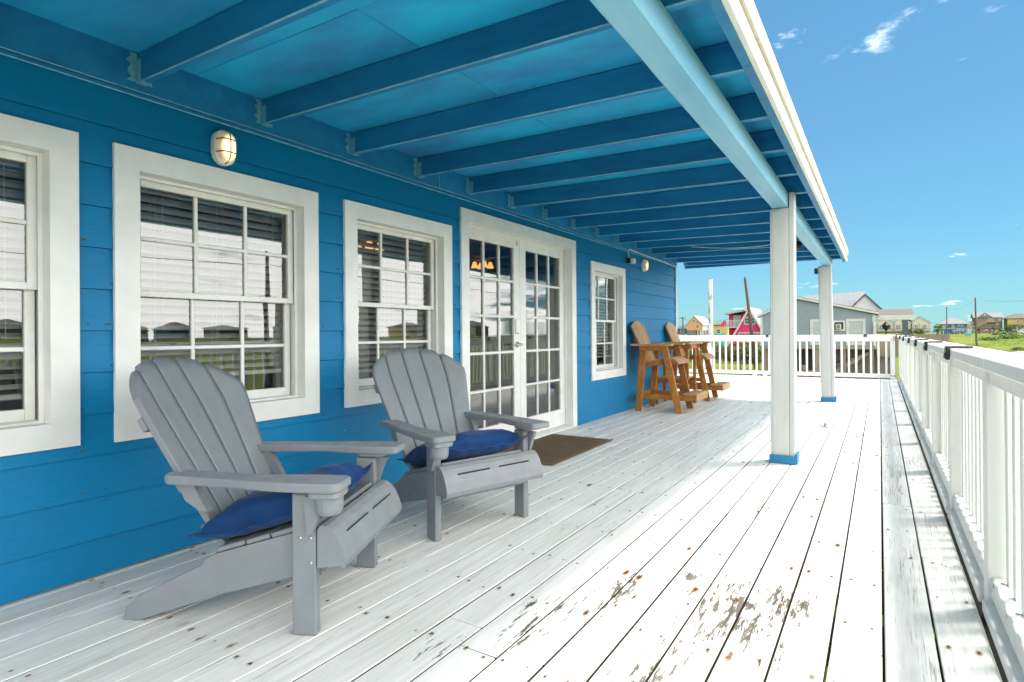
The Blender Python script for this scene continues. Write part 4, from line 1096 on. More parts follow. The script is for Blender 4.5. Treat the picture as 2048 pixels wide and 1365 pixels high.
b1 = bar_chair('tall brown wooden bar chair with footrest, nearer of the two by the wall'); b1.location = (-2.292, 7.745, 0); b1.rotation_euler = (0, 0, R(1.0))
b2 = copy_tree(b1); tag(b2, 'tall brown wooden bar chair with footrest, farther of the two, near the house corner', 'bar chair'); b2.location = (-2.318, 9.39, 0); b2.rotation_euler = (0, 0, R(1.5))
tb = thing('side_table', 'high brown wooden table with lower shelf between the two bar chairs', 'table', (-2.66, 8.85, 0))
for sx in (-1, 1):
    for sy in (-1, 1): cbox('leg', 'teak', tb, sx * .235 - .022, sx * .235 + .022, sy * .20 - .022, sy * .20 + .022, .0015, .919, .003)
for i in range(7): cbox('top_slat', 'teak_top', tb, -.29 + i * .0845, -.29 + i * .0845 + .080, -.315, .315, .920, .944, .003)
for sy in (-1, 1): cbox('apron', 'teak', tb, -.212, .30, sy * .228 - .006 if sy > 0 else -.234, sy * .228 + .011 if sy > 0 else -.2225, .855, .9185, .002)
cbox('apron', 'teak', tb, .258, .276, -.2215, .2215, .852, .9182, .002)
for i in range(5): cbox('shelf_slat', 'teak_top', tb, -.208 + i * .0845, -.208 + i * .0845 + .076, -.235, .235, .392, .414, .003)
for sy in (-1, 1): cbox('shelf_rail', 'teak', tb, -.28, .36, (.2225 if sy > 0 else -.2465), (.2465 if sy > 0 else -.2225), .335, .391, .003)

# ================================================================== WALL LIGHTS AND SMALL FITTINGS
def bulkhead(loc, label):
    k = thing('wall_light', label, 'lamp', loc, 0, 'caged bulkhead lights on the blue wall'); k.scale = (1.12, 1.13, 1.14)
    def stadium(hw, hh, n=8):
        pts = []
        for j in range(n + 1): a = math.pi * j / n; pts.append((hw * math.cos(a), (hh - hw) + hw * math.sin(a)))
        for j in range(n + 1): a = math.pi + math.pi * j / n; pts.append((hw * math.cos(a), -(hh - hw) + hw * math.sin(a)))
        return pts
    def loft(rings):
        mb = MB(); n = len(stadium(1, 2)); vs = []; fs = []
        for hw, hh, x in rings: vs += [(x, p[0], p[1]) for p in stadium(hw, hh)]
        for i in range(len(rings) - 1):
            for q in range(n): fs.append((i * n + q, i * n + (q + 1) % n, (i + 1) * n + (q + 1) % n, (i + 1) * n + q))
        fs += [tuple(reversed(range(n))), tuple(range((len(rings) - 1) * n, len(rings) * n))]; return mb.add(vs, fs)
    loft([(.050, .080, 0), (.054, .084, .004), (.054, .084, .030), (.052, .082, .036), (.041, .071, .038)]).build('body', 'trim2', k, fix=True)
    loft([(.041, .071, .0385), (.041, .071, .052), (.037, .066, .064), (.028, .056, .072), (.012, .038, .075)]).build('lens', 'lampglass', k, smooth=True, fix=True)
    mb = MB(); n = 10
    n = 14; pf = lambda t_: .034 + .047 * (1 - abs(2 * t_ - 1) ** 5)
    mb.tube([(pf(j / n), 0, -.078 + .156 * j / n) for j in range(n + 1)], .003, 6)
    for z in (-.030, .030): mb.tube([(pf(j / n), -.048 + .096 * j / n, z) for j in range(n + 1)], .003, 6)
    mb.build('guard', 'guard', k)
    mb = MB()
    for z in (-.077, .077): mb.lathe([(.004, .0375), (.004, .040)], 8, (0, 0, z), 'x')
    mb.build('screw', 'steel', k)
bulkhead((XW + .0135, 1.80, 2.115), 'lit oval caged wall light above the large window'); bulkhead((XW + .0135, 8.43, 2.115), 'lit oval caged wall light near the far house corner')
sn = thing('security_sensor', 'small black and white sensor mounted high on the wall beside the far light', 'sensor', (XW + .013, 7.80, 2.12))
MB().box(0, .055, -.035, .035, -.035, .035, .006).build('housing', 'black', sn); MB().box(.0555, .11, -.02, .05, -.04, .03, .006).build('lens_box', 'trim2', sn); MB().box(.03, .045, .0, .015, .0355, .07, .002).build('bracket', 'tanwood', sn)
cb = MB(); cb.tube([(XW + .03, 7.80, 2.16), (XW + .03, 7.80, 2.30), (-2.99, 7.82, 2.285), (-2.985, 8.3, 2.268), (-2.98, 8.9, 2.262), (-2.985, 9.4, 2.258), (-2.98, 9.8, 2.235), (-2.985, 10.08, 2.24)], .006, 6)
tag(cb.build('cable', 'cable'), 'thin white cable running along the top of the wall to the corner', 'cable')
pts = [(-2.2 + 1.35 * i / 10, 8.1 + .2 * i / 10, 2.285 - .055 * math.sin(math.pi * i / 10)) for i in range(11)]
tag(MB().tube(pts, .005, 6).build('cable', 'cable'), 'white cable sagging below the rafters beside the middle post', 'cable')
fl = thing('floodlight', 'round black lamp hanging under the far rafters near the beam', 'lamp', (-.86, 8.0, 2.255))
MB().tube([(0, 0, .02), (0, 0, -.06)], .008, 8).build('stem', 'black', fl); MB().lathe([(.03, -.05), (.052, -.02), (.052, .0), (.045, .002)], 18, (0, -.03, -.085), 'y').build('shade', 'black', fl); MB().lathe([(.043, -.052), (.043, -.051)], 18, (0, -.0, -.085), 'y').build('rim', 'cable', fl)
bx = thing('porch_camera', 'small black box fixed to the side of the leaning far post', 'camera', (-.835, 10.23, 2.04))
MB().box(-.03, .018, -.03, .03, -.04, .05, .006).build('housing', 'black', bx); MB().lathe([(.016, -.036), (.016, -.0305)], 12, (-.005, 0, .01), 'y').build('lens', 'housewin', bx)

# ceiling fans with lit shades, seen through the glass
def fan(loc, label):
    f = thing('ceiling_fan', label, 'ceiling fan', loc, 0, 'ceiling fans inside the house')
    MB().lathe([(.05, .0), (.06, -.03), (.018, -.04), (.018, -.16), (.10, -.17), (.11, -.22), (.06, -.26)], 16).build('motor', 'teak', f)
    for i in range(4):
        a = R(20 + 90 * i); d = Vector((math.cos(a), math.sin(a), 0)); p = Vector((0, 0, -.2))
        MB().bar(p + d * .11, p + d * .62, .13, .008, (0, 0, 1), .002).build('blade', 'tanwood', f)
        q = Vector((0, 0, -.30)) + Vector((math.cos(a + .5), math.sin(a + .5), 0)) * .12
        m_ = MB().lathe([(.022, .05), (.03, .03), (.055, -.04)], 12, tuple(q)).build('lamp_shade', 'fan_glow', f)
fan((-5.0, 4.75, 2.42), 'ceiling fan with lit amber shades seen through the second window'); fan((-5.0, 7.02, 2.42), 'ceiling fan with lit amber shades seen through the french doors')

# ================================================================== NEIGHBOURHOOD
class Bld:
    def __init__(s, name, label, cat, x, y, group=None, z=None, rz=0):
        s.o = Vector((x, y, gz(x, y) if z is None else z)); s.t = thing(name, label, cat, s.o, rz, group)
    def part(s, name, mat, mb, parent=None, fix=True):
        mb.v = [tuple(Vector(v) - s.o) for v in mb.v]; return mb.build(name, mat, parent or s.t, fix=fix)
    def box(s, name, mat, *b, parent=None): return s.part(name, mat, MB().box(*b), parent)
    def window(s, x0, x1, z0, z1, y, fw=.1, glass='housewin', cols=1, rws=2, frame='housewhite'):
        f = s.part('window', frame, mitre(MB(), x0 - fw, x1 + fw, z0 - fw, z1 + fw, fw, y - .05, y + .02, 'xz').box(x0, x1, y - .04, y + .0, (z0 + z1) / 2 - .025, (z0 + z1) / 2 + .025) if rws == 2 else mitre(MB(), x0 - fw, x1 + fw, z0 - fw, z1 + fw, fw, y - .05, y + .02, 'xz'))
        if cols > 1:
            for c in range(1, cols): q = x0 + (x1 - x0) * c / cols; s.part('mullion', frame, MB().box(q - .03, q + .03, y - .045, y - .002, z0, z1), f)
        s.part('pane', glass, MB().box(x0 + .002, x1 - .002, y - .012, y + .015, z0 + .002, z1 - .002), f)
        return f
    def gable(s, name, mat, x0, x1, xa, ze, za, y0, y1, th=.16, ov=.35):
        # roof with ridge along y; asymmetric gables allowed
        l = (za - ze) / (xa - x0); r_ = (za - ze) / (x1 - xa)
        poly = [(x0 - ov, ze - ov * l), (xa, za), (x1 + ov, ze - ov * r_), (x1 + ov, ze - ov * r_ + th), (xa, za + th), (x0 - ov, ze - ov * l + th)]
        return s.part(name, mat, MB().prism(poly, y0 - ov, y1 + ov, 'xz'))
    def hip(s, mat, x0, x1, y0, y1, ze, za, ov=.6, ridge=.3):
        x0 -= ov; x1 += ov; y0 -= ov; y1 += ov; xm = (x0 + x1) / 2; ym = (y0 + y1) / 2; rl = (x1 - x0) * ridge / 2
        return s.part('roof', mat, MB().add([(x0, y0, ze), (x1, y0, ze), (x1, y1, ze), (x0, y1, ze), (xm - rl, ym, za), (xm + rl, ym, za), (x0, y0, ze - .2), (x1, y0, ze - .2), (x1, y1, ze - .2), (x0, y1, ze - .2)],
            [(0, 1, 5, 4), (1, 2, 5), (2, 3, 4, 5), (3, 0, 4), (6, 7, 1, 0), (7, 8, 2, 1), (8, 9, 3, 2), (9, 6, 0, 3), (9, 8, 7, 6)]))
    def piles(s, xs, ys, z1, w=.3, mat='greywood'):
        for x in xs:
            for y in ys: s.box('stilt', mat, x - w / 2, x + w / 2, y - w / 2, y + w / 2, s.o.z - .5, z1)
    def rail(s, x0, x1, y, z0, h_, mat, step=.35):
        p = s.box('balcony_rail', mat, x0, x1, y - .05, y + .05, z0 + h_ - .08, z0 + h_)
        q = MB(); x = x0 + .05
        while x < x1: q.box(x - .035, x + .035, y - .03, y + .03, z0, z0 + h_ - .081); x += step
        s.part('balusters', mat, q, p); return p

# ---- grey house next door
g = Bld('grey_house', 'pale grey lap sided neighbour house raised on stilts, air conditioner in its wall', 'house', -4.8, 57)
Y = 56.0
wl = MB().prism([(-9.05, -.13), (-.40, -.13), (-.40, 2.52), (-6.05, 3.90), (-9.05, 2.60)], Y, Y + 12, 'xz'); g.part('wall', 'grey_siding', wl)
g.gable('roof', 'housewhite', -9.05, -.40, -6.05, 2.56, 3.96, Y + .1, Y + 12, .17, .35)
g.gable('roof_shingles', 'shingle', -9.05, -.40, -6.05, 2.735, 4.135, Y + .15, Y + 12, .05, .33)
for x0, x1 in ((-4.90, -3.55), (-2.20, -1.20)): g.window(x0, x1, .2 - .05, 1.95, Y - .001, .2, 'curtain', 1, 2)
ac = g.window(-3.25, -2.60, 1.28, 1.88, Y - .001, .14, 'dark', 1, 1)
g.part('air_conditioner', 'housewhite', MB().box(-3.15, -2.75, Y - .42, Y - .06, 1.30, 1.72, .02), ac); g.part('grille', 'storage', MB().box(-3.08, -2.82, Y - .426, Y - .4205, 1.36, 1.66), ac)
g.box('corner_board', 'housewhite', -.52, -.26, Y - .03, Y + .2, -.13, 2.45); g.box('corner_board', 'housewhite', -9.12, -8.92, Y - .03, Y + .2, -.13, 2.5)
g.part('downspout', 'housewhite', MB().tube([(.25, Y - .1, 2.25), (-.1, Y - .1, 2.05), (-.42, Y - .1, 1.85), (-.44, Y - .1, -.1)], .06, 8)); g.box('rim_beam', 'greywood', -9.05, -.4, Y - .06, Y - .005, -.40, -.135)
g.piles((-8.8, -6.6, -4.6, -2.6, -.6), (Y + .2, Y + 5, Y + 11), -.4, .32)
g.box('floor_deck', 'dark', -9.05, -.4, Y + .01, Y + 12, -.40, -.135)
g.box('storage_wall', 'storage', -3.4, .9, Y + 1.6, Y + 1.75, -3.05, -.42); g.box('storage_wall', 'storage', -9.0, -3.5, Y + 10.5, Y + 10.6, -3.05, -.42)
g.box('lattice_panel', 'greywood', -9.0, -8.2, Y + .45, Y + .5, -3.02, -.45)
st = MB()
for i in range(12): a = i / 11; st.box(-4.1 + 3.3 * a, -3.75 + 3.3 * a, Y + .3, Y + 1.3, -2.85 + 2.3 * a, -2.79 + 2.3 * a)
sp = g.part('stair', 'housewhite', st); g.part('stringer', 'greywood', MB().bar((-4.1, Y + .28, -2.95), (-.6, Y + .28, -.55), .08, .3, (0, 0, 1)), sp); g.part('handrail', 'dark', MB().bar((-4.1, Y + .25, -1.95), (-.6, Y + .25, .4 - .85), .06, .12, (0, 0, 1)), sp)
q = MB()
for i in range(14): a = i / 13; q.box(-4.05 + 3.4 * a - .03, -4.05 + 3.4 * a + .03, Y + .22, Y + .27, -2.85 + 2.4 * a, -1.98 + 1.53 * a)
g.part('stair_balusters', 'greywood', q, sp)
# wing behind with white gable and the carport to the right
g.part('rear_gable', 'white_siding', MB().prism([(-3.3, 2.6), (.9, 2.6), (-.78, 5.25), (-1.6, 5.25)][0:1] + [(.75, 2.6), (-1.25, 4.78)], Y + 13, Y + 19, 'xz'))
g.gable('rear_roof', 'shingledark', -3.3, .75, -1.25, 2.62, 4.82, Y + 13, Y + 19, .14, .25)
g.part('rear_roof_slope', 'shingle', MB().add([(-7.6, Y + 13.5, 3.6), (-1.35, Y + 13.5, 3.6), (-1.35, Y + 17.5, 5.45), (-7.3, Y + 17.5, 5.2), (-7.6, Y + 21, 3.6), (-1.35, Y + 21, 3.6)], [(0, 1, 2, 3), (3, 2, 5, 4), (0, 3, 4), (1, 5, 2)]))
cp = g.part('carport_roof', 'shinglebrown', MB().prism([(Y + 1.0, 2.45), (Y + 4, 3.0), (Y + 8, 2.45)], -.3, 2.35, 'yz')); g.box('carport_beam', 'housewhite', -.3, 2.45, Y + 1.0, Y + 1.2, 2.02, 2.44, parent=cp); g.box('carport_soffit', 'housewhite', -.29, 2.3, Y + 1.21, Y + 8, 2.1, 2.2, parent=cp)
g.box('carport_column', 'navy_siding' if False else 'shingledark', 1.55, 1.95, Y + 1.02, Y + 1.4, -3.0, 2.015); 
fc = thing('wood_fence', 'weathered wooden deck fence beside the grey house', 'fence', (2.2, Y + 1.2, -3.0))
for i in range(26): cbox('board', 'greywood', fc, -2.45 + .19 * i, -2.45 + .19 * i + .165, -.03, .02, 1.9 + random.uniform(0, .1), 3.72, .004)
cbox('fence_rail', 'greywood', fc, -2.5, 2.5, -.09, -.032, 3.73, 3.83, .004); 
for i in range(5): cbox('fence_post', 'greywood', fc, -2.4 + 1.15 * i, -2.25 + 1.15 * i, .03, .18, -.1, 3.7, .004)
lm = thing('lamp_post', 'black lantern lamp post beside the grey house wall', 'street lamp', (.42, Y - .8, -3.0))
MB().tube([(0, 0, 0), (0, 0, 4.2)], .05, 8).build('pole', 'black', lm); MB().lathe([(.06, 4.15), (.2, 4.3), (.32, 4.55), (.12, 4.78), (.02, 4.9)], 12).build('lantern', 'black', lm)

# ---- utility trailer, junk under the house
tr = thing('utility_trailer', 'small flatbed utility trailer with paired white wheels parked on the grass', 'trailer', (-9.0, 54.6, -3.0), R(12))
for i, x in enumerate((-.42, .42)):
    for y in (-.75, .75):
        w = MB().lathe([(.16, -.09), (.30, -.09), (.33, -.05), (.33, .05), (.30, .09), (.16, .09)], 24, (x, y, .33), 'y').build('tyre', 'tyre', tr); MB().lathe([(.05, -.11), (.17, -.10), (.19, -.075), (.19, .075), (.17, .10), (.05, .11)], 18, (x, y, .33), 'y').build('rim', 'car_white', w)
cbox('bed', 'storage', tr, -1.6, 1.6, -.68, .68, .55, .68, .01); cbox('fender', 'car_dark', tr, -.9, .9, -.9, -.70, .69, .74, .01)
MB().bar((1.6, 0, .6), (2.9, 0, .5), .1, .1).build('tongue', 'car_dark', tr)
for x in (-1.55, -.05): MB().box(x - .04, x + .04, -.66, -.6, .685, 2.1).build('stake', 'car_dark', tr)
MB().box(-1.5, -.1, -.66, -.6, 1.9, 2.02).build('crossbar', 'car_dark', tr)
def barrel(x, y, label, mat, h_=.9):
    b_ = thing('barrel', label, 'barrel', (x, y, -3.0), 0, 'barrels stored below the grey house'); MB().lathe([(.26, 0), (.30, .03), (.30, h_ * .33), (.315, h_ * .36), (.30, h_ * .4), (.30, h_ - .03), (.26, h_)], 16).build('body', mat, b_); MB().lathe([(.27, h_ + .002), (.27, h_ + .04), (.2, h_ + .05)], 16).build('lid', 'black', b_)
barrel(-6.6, 58.6, 'dark blue barrel under the grey house', 'car_blue', 1.4); barrel(-5.9, 58.9, 'grey barrel under the grey house', 'car_silver', 1.1)
wd = thing('wood_pile', 'stack of sawn logs lying under the grey house', 'wood pile', (-6.0, 57.6, -3.0))
for i in range(5):
    for j in range(2): MB().lathe([(.17, -.4), (.17, .4)], 10, (-.7 + .36 * i, 0, .18 + .33 * j), 'y').build('log', 'tanwood' if (i + j) % 2 else 'greywood', wd)

# ---- pink A-frame
p = Bld('pink_house', 'bright pink A frame house with white trim and upstairs balcony', 'house', -16.5, 90)
Y = 90.0
p.part('gable_wall', 'pink_siding', MB().prism([(-18.9, -.6), (-13.3, -.6), (-16.1, 4.45)], Y, Y + 9, 'xz'))
for sx in (-1, 1):
    p.part('roof', 'metalroof', MB().prism([(-16.1, 4.75), (-16.1 + sx * 3.4, -1.3), (-16.1 + sx * 3.25, -1.4), (-16.1, 4.45)] if True else [], Y - .35, Y + 9, 'xz'))
    p.part('rake_board', 'housewhite', MB().prism([(-16.1, 4.80), (-16.1 + sx * 3.45, -1.35), (-16.1 + sx * 3.15, -1.4), (-16.1, 4.28)], Y - .42, Y - .355, 'xz'))
p.window(-16.75, -15.45, 2.35, 3.15, Y - .001, .13, 'housewin', 2, 2); p.window(-17.55, -14.2, -.25, .95, Y - .001, .13, 'sheet', 4, 1)
p.box('wing', 'pink_siding', -19.35, -16.4, Y + 1.6, Y + 8, -.6, 3.75)
p.part('wing_roof', 'metalroof', MB().prism([(-19.75, 3.76), (-16.2, 4.30), (-16.2, 4.62), (-19.75, 4.0)], Y + .5, Y + 8.3, 'xz'))
p.part('gable_vent', 'housewhite', MB().box(-16.75, -16.2, Y - .3, Y + .3, 4.2, 4.95))
p.box('balcony_floor', 'housewhite', -19.75, -17.3, Y + .2, Y + 1.59, 1.75, 1.93); p.rail(-19.7, -17.4, Y + .25, 1.93, .95, 'housewhite', .2)
p.window(-18.55, -17.75, 1.98, 3.5, Y + 1.6, .12, 'curtain', 1, 2); p.window(-18.5, -17.8, -.4, 1.1, Y + 1.6, .12, 'curtain', 1, 1); p.piles((-19.6, -18.4, -16.5, -14.5), (Y + .6, Y + 6), 0 - .6, .25)
p.part('balcony_side', 'pink_siding', MB().prism([(-20.4, 2.0), (-19.76, 2.0), (-19.76, 2.9)], Y + .2, Y + 1.5, 'xz'))

# ---- peach and yellow houses farther left
p = Bld('peach_house', 'peach coloured gabled beach house on stilts', 'house', -37.8, 142)
Y = 141.0
p.part('wall', 'peach_siding', MB().prism([(-39.6, 1.6), (-35.9, 1.6), (-35.9, 3.1), (-37.8, 5.0), (-39.6, 3.1)], Y, Y + 9, 'xz')); p.gable('roof', 'metalroof', -39.6, -35.9, -37.8, 3.15, 5.05, Y + .05, Y + 9, .14, .25)
p.box('end_wall', 'white_siding', -35.899, -35.85, Y + .3, Y + 9, 1.6, 3.1); p.window(-38.1, -37.6, 3.6, 4.2, Y - .001, .1); p.window(-37.3, -36.8, 2.2, 2.9, Y - .001, .1)
p.box('ground_floor', 'storage', -39.5, -37.6, Y + .2, Y + 4, gz(-38, Y) - .3, 1.58); p.piles((-37.0, -36.4, -35.9), (Y + .2, Y + 3, Y + 6, Y + 8.8), 1.58, .22, 'housewhite')
p = Bld('yellow_house', 'low pale yellow house half hidden behind the tall white post', 'house', -33.3, 146)
p.box('wall', 'yellow_siding', -34.5, -31.2, 146, 154, .3, 2.9); p.hip('shinglebrown', -34.5, -31.2, 146, 154, 2.95, 3.7, .4, .5); p.window(-33.6, -32.9, .9, 1.8, 145.998, .1); p.box('porch', 'aquapaint', -34.2, -31.3, 145, 145.9, gz(-33, 146), .8)
p = Bld('blue_cottage', 'small blue cottage at the far left by the house corner', 'house', -46.5, 160)
p.box('wall', 'navy_siding', -48.5, -43.5, 160, 168, .8, 2.2); p.hip('shingledark', -48.5, -43.5, 160, 168, 2.2, 3.2, .4, .4); p.box('ground_floor', 'housewhite', -48.2, -43.8, 160.3, 167, gz(-46, 160) - .2, .79); p.window(-46.6, -45.8, 1.1, 1.8, 159.998, .1)

# ---- cream townhouses
for i, (xa, hw, lab) in enumerate(((1.7, 2.55, 'cream gabled townhouse beside the carport, leftmost of three'), (6.6, 2.55, 'cream gabled townhouse with small attic window, middle of three'), (11.9, 2.65, 'cream gabled townhouse with porch, rightmost of three'))):
    Y = 241.0 + i; h_ = Bld('townhouse', lab, 'house', xa, Y, 'cream townhouses in a row')
    h_.part('wall', 'cream_siding', MB().prism([(xa - hw + .1, .5), (xa + hw - .1, .5), (xa + hw - .1, 3.9), (xa, 5.8), (xa - hw + .1, 3.9)], Y, Y + 10, 'xz')); h_.gable('roof', 'shingledark', xa - hw, xa + hw, xa, 3.95, 6.0, Y + .2, Y + 10, .2, .3)
    h_.part('rake_board', 'housewhite', MB().prism([(xa - hw - .3, 3.75), (xa, 6.1), (xa + hw + .3, 3.75), (xa + hw, 3.72), (xa, 5.75), (xa - hw, 3.72)], Y - .25, Y - .12, 'xz'))
    for k, dx_ in enumerate((-1.3, 1.0)): h_.window(xa + dx_ - .55, xa + dx_ + .55, 1.7, 3.2, Y - .001, .16, 'housewin', 2, 2)
    if i == 1: h_.window(xa - .35, xa + .35, 4.25, 5.0, Y - .001, .12)
    h_.box('balcony_floor', 'greywood', xa - hw, xa + hw, Y - 1.6, Y - .06, .9, 1.05); h_.rail(xa - hw, xa + hw, Y - 1.55, 1.05, .9, 'greywood', .5)
    for dx_ in (-2.3, -.5, 2.2): h_.box('porch_column', 'greywood', xa + dx_ - .09, xa + dx_ + .09, Y - 1.62, Y - 1.44, -.4, 3.7)
h_ = None
p = Bld('link_building', 'dark slate roofed block joining the cream townhouses', 'house', 8.0, 250); p.box('wall', 'cream_siding', -1, 13, 249, 258, .3, 3.6); p.gable('roof', 'shingledark', 3.2, 10.8, 7.4, 3.6, 6.15, 249.5, 258, .2, .2)

# ---- blue house
p = Bld('teal_house', 'teal blue hip roofed house on stilts beyond the field', 'house', 24.4, 289)
Y = 287.0
p.box('wall', 'blue_siding', 20.6, 28.9, Y, Y + 9, 2.1, 3.75); p.hip('shingle', 20.6, 28.9, Y, Y + 9, 3.8, 6.35, 1.2, .12)
p.box('balcony_floor', 'greywood', 19.6, 30.0, Y - 2, Y - .05, 1.75, 1.95); p.rail(19.6, 30.0, Y - 1.95, 1.95, .8, 'greywood', .5)
for x in (22.4, 26.2, 27.3): p.window(x - .3, x + .3, 2.6, 3.5, Y - .001, .1)
p.window(24.1, 24.9, 2.0, 3.5, Y - .001, .12, 'curtain', 1, 1); p.window(21.0, 21.9, 2.2, 3.4, Y - .001, .1, 'curtain', 1, 1)
p.piles((19.8, 21.3, 25.6, 27.6, 29.6), (Y - 1.7, Y + 3, Y + 8), 1.74, .28, 'housewhite'); p.box('garage', 'teal_door', 21.9, 23.6, Y + .5, Y + 4, -.7, 1.7); p.box('store_room', 'housewhite', 23.7, 25.2, Y + 1, Y + 5, -.7, 1.7); p.box('garage_void', 'dark', 25.3, 26.5, Y + 2, Y + 5, -.7, 1.6)

# ---- tall taupe house with outside stair
p = Bld('taupe_house', 'tall taupe house with grey roof and a timber outside stair', 'house', 42.6, 349)
Y = 347.0
p.box('wall', 'taupe_siding', 37.8, 47.8, Y, Y + 10, 2.0, 7.1); p.part('roof', 'shingle', MB().prism([(Y - .5, 7.1), (Y + 5, 9.5), (Y + 10.5, 7.1)], 37.2, 48.2, 'yz'))
p.part('dormer', 'taupe_siding', MB().prism([(38.9, 7.2), (44.1, 7.2), (41.5, 9.2)], Y - .45, Y + 4, 'xz')); p.gable('dormer_roof', 'shingle', 38.9, 44.1, 41.5, 7.25, 9.25, Y - .3, Y + 4.6, .14, .3); p.part('dormer_vent', 'housewhite', MB().lathe([(.35, -.06), (.35, .02)], 14, (41.5, Y - .46, 8.4), 'y'))
p.window(42.9, 44.4, 5.2, 6.7, Y - .001, .15, 'housewin', 2, 2); p.window(46.5, 47.1, 5.7, 6.6, Y - .001, .15); p.window(45.7, 46.4, 3.6, 4.1, Y - .001, .15)
p.part('stair', 'tanwood', MB().bar((38.6, Y - .9, 3.0), (43.0, Y - .9, 5.5), 1.0, .35, (0, 0, 1)).bar((38.6, Y - 1.4, 3.9), (43.0, Y - 1.4, 6.3), .08, .2, (0, 0, 1))); p.box('landing', 'tanwood', 42.9, 45.8, Y - 1.5, Y - .05, 4.9, 5.1); p.rail(42.9, 45.8, Y - 1.45, 5.1, .9, 'tanwood', .3)
p.box('side_deck', 'tanwood', 34.6, 38.8, Y - .5, Y + 5, 2.6, 3.1); p.rail(34.6, 38.8, Y - .45, 3.1, 1.0, 'greywood', .3); p.box('side_room', 'white_siding', 34.9, 37.7, Y + 2, Y + 6, 3.1, 5.6)
p.piles((34.9, 36.4, 38, 40, 45, 47.4), (Y, Y + 4.5, Y + 9.5), 2.6, .3); p.box('garage_door', 'housewhite', 43.9, 46.5, Y + .6, Y + .8, -.6, 1.6); p.box('ground_floor', 'taupe_siding', 39.5, 47.5, Y + .81, Y + 8, -.7, 1.99)
# ---- yellow house at the right edge
p = Bld('yellow_house', 'yellow two storey house with brown roof at the right edge of the picture', 'house', 53, 344)
Y = 342.0
p.box('wall', 'yellow_siding', 48.9, 60, Y, Y + 9, .6, 6.5); p.hip('shinglebrown', 48.9, 60, Y, Y + 9, 6.5, 8.7, .8, .4); p.window(52.1, 53.0, 4.6, 6.1, Y - .001, .15, 'housewin', 1, 1); p.window(53.7, 54.9, 2.0, 3.9, Y - .001, .15); p.window(56.4, 57.4, 4.6, 6.0, Y - .001, .15)
p.box('porch_column', 'housewhite', 55.3, 55.8, Y - 1.8, Y - 1.3, -.6, 6.3); p.box('balcony_floor', 'tanwood', 50.5, 59, Y - 2, Y - .05, 3.6, 3.85); p.rail(50.5, 59, Y - 1.95, 3.85, 1.0, 'greywood', .4); p.box('ground_void', 'storage', 49.4, 51.9, Y - .04, Y + .01, .7, 3.3)

# ---- houses on the far side of the street (seen mirrored in the windows)
refl = [(232, 104, 'red_siding', 'metalroof', 'red cottage across the street, seen only in the window reflection'), (222, 116, 'blue_siding', 'shingle', 'blue cottage across the street beside the red one, seen in reflection'), (214, 132, 'taupe_siding', 'shingledark', 'taupe cottage across the street, seen in reflection'),
        (206, 92, 'cream_siding', 'shinglebrown', 'cream cottage across the street, seen in reflection'), (196, 150, 'blue_siding', 'metalroof', 'bright blue raised house across the street, seen in reflection'), (180, 168, 'white_siding', 'shingle', 'white cottage across the street, seen in reflection'), (168, 188, 'yellow_siding', 'shinglebrown', 'yellow cottage across the street, seen in reflection'), (236, 70, 'grey_siding', 'shingle', 'grey cottage across the street, seen in reflection'), (150, 210, 'cream_siding', 'shingle', 'pale cottage across the street at the far end, seen in reflection')]
for x, y, ws, rf, lab in refl:
    z = gz(x, y); a = math.atan2(y, x) - math.pi / 2 + math.pi; p = Bld('cottage', lab, 'house', x, y, 'cottages across the street', z)
    hh = random.uniform(3.4, 5.4); wy = random.uniform(4.0, 6.5); p.box('wall', ws, x - 6, x + 6, y - wy, y + wy, z + .6, z + hh); p.hip(rf, x - 6, x + 6, y - wy, y + wy, z + hh, z + hh + random.uniform(1.2, 2.6), .5, .3); p.piles((x - 5.5, x + 5.5), (y - 6.5, y, y + 6.5), z + .7, .35)
    for dy_ in (-4, 0, 4): p.box('window', 'housewin', x - 6.05, x - 5.99, y + dy_ - .6, y + dy_ + .6, z + 2, z + 3.5)

# ---- utility poles
def upole(b, t, r0, r1, label, arm=True, mat='pole'):
    u = thing('utility_pole', label, 'utility pole', b, 0, 'wooden utility poles'); d = Vector(t) - Vector(b)
    MB().tube([(0, 0, -.5), tuple(d * .5), tuple(d)], [r0, (r0 + r1) / 2, r1], 10).build('shaft', mat, u)
    if arm: MB().bar(tuple(d * .985 + Vector((-.5, 0, 0))), tuple(d * .985 + Vector((.5, 0, 0))), .09, .1).build('crossarm', mat, u)
    MB().lathe([(.07, 0), (.09, .1), (.05, .2)], 8, tuple(d)).build('insulator', 'storage', u); return u
upole((-11.6, 68.5, -3.0), (-12.6, 67.9, 7.1), .22, .13, 'leaning wooden utility pole in front of the pink house', False)
upole((-34.5, 120.4, gz(-34.5, 120.4)), (-34.6, 120.3, 4.3), .16, .11, 'distant utility pole beside the peach house')
upole((18.6, 237.3, gz(18.6, 237)), (18.6, 237.3, 8.7), .19, .12, 'slender utility pole standing before the teal house')
upole((18.8, 169.8, gz(18.8, 169.8)), (18.6, 169.7, 8.6), .23, .14, 'tall utility pole in the field in front of the taupe house', False)
upole((27.5, 23.0, -3.0), (26.3, 22.3, 6.2), .2, .13, 'utility pole across the street, seen mirrored in the large window', False)
def wire(a, b, sag, label, r=.018):
    pts = [Vector(a).lerp(Vector(b), i / 14) - Vector((0, 0, sag * 4 * (i / 14) * (1 - i / 14))) for i in range(15)]
    tag(MB().tube(pts, r, 5).build('power_line', 'black'), label, 'power line')
wire((-34.6, 120.3, 4.1), (-60, 118, 6.5), .8, 'thin power line running left from the pole by the peach house', .03); wire((-34.6, 120.3, 4.1), (-12.6, 67.9, 3.2), 1.0, 'thin power line between the distant pole and the leaning pole', .02)
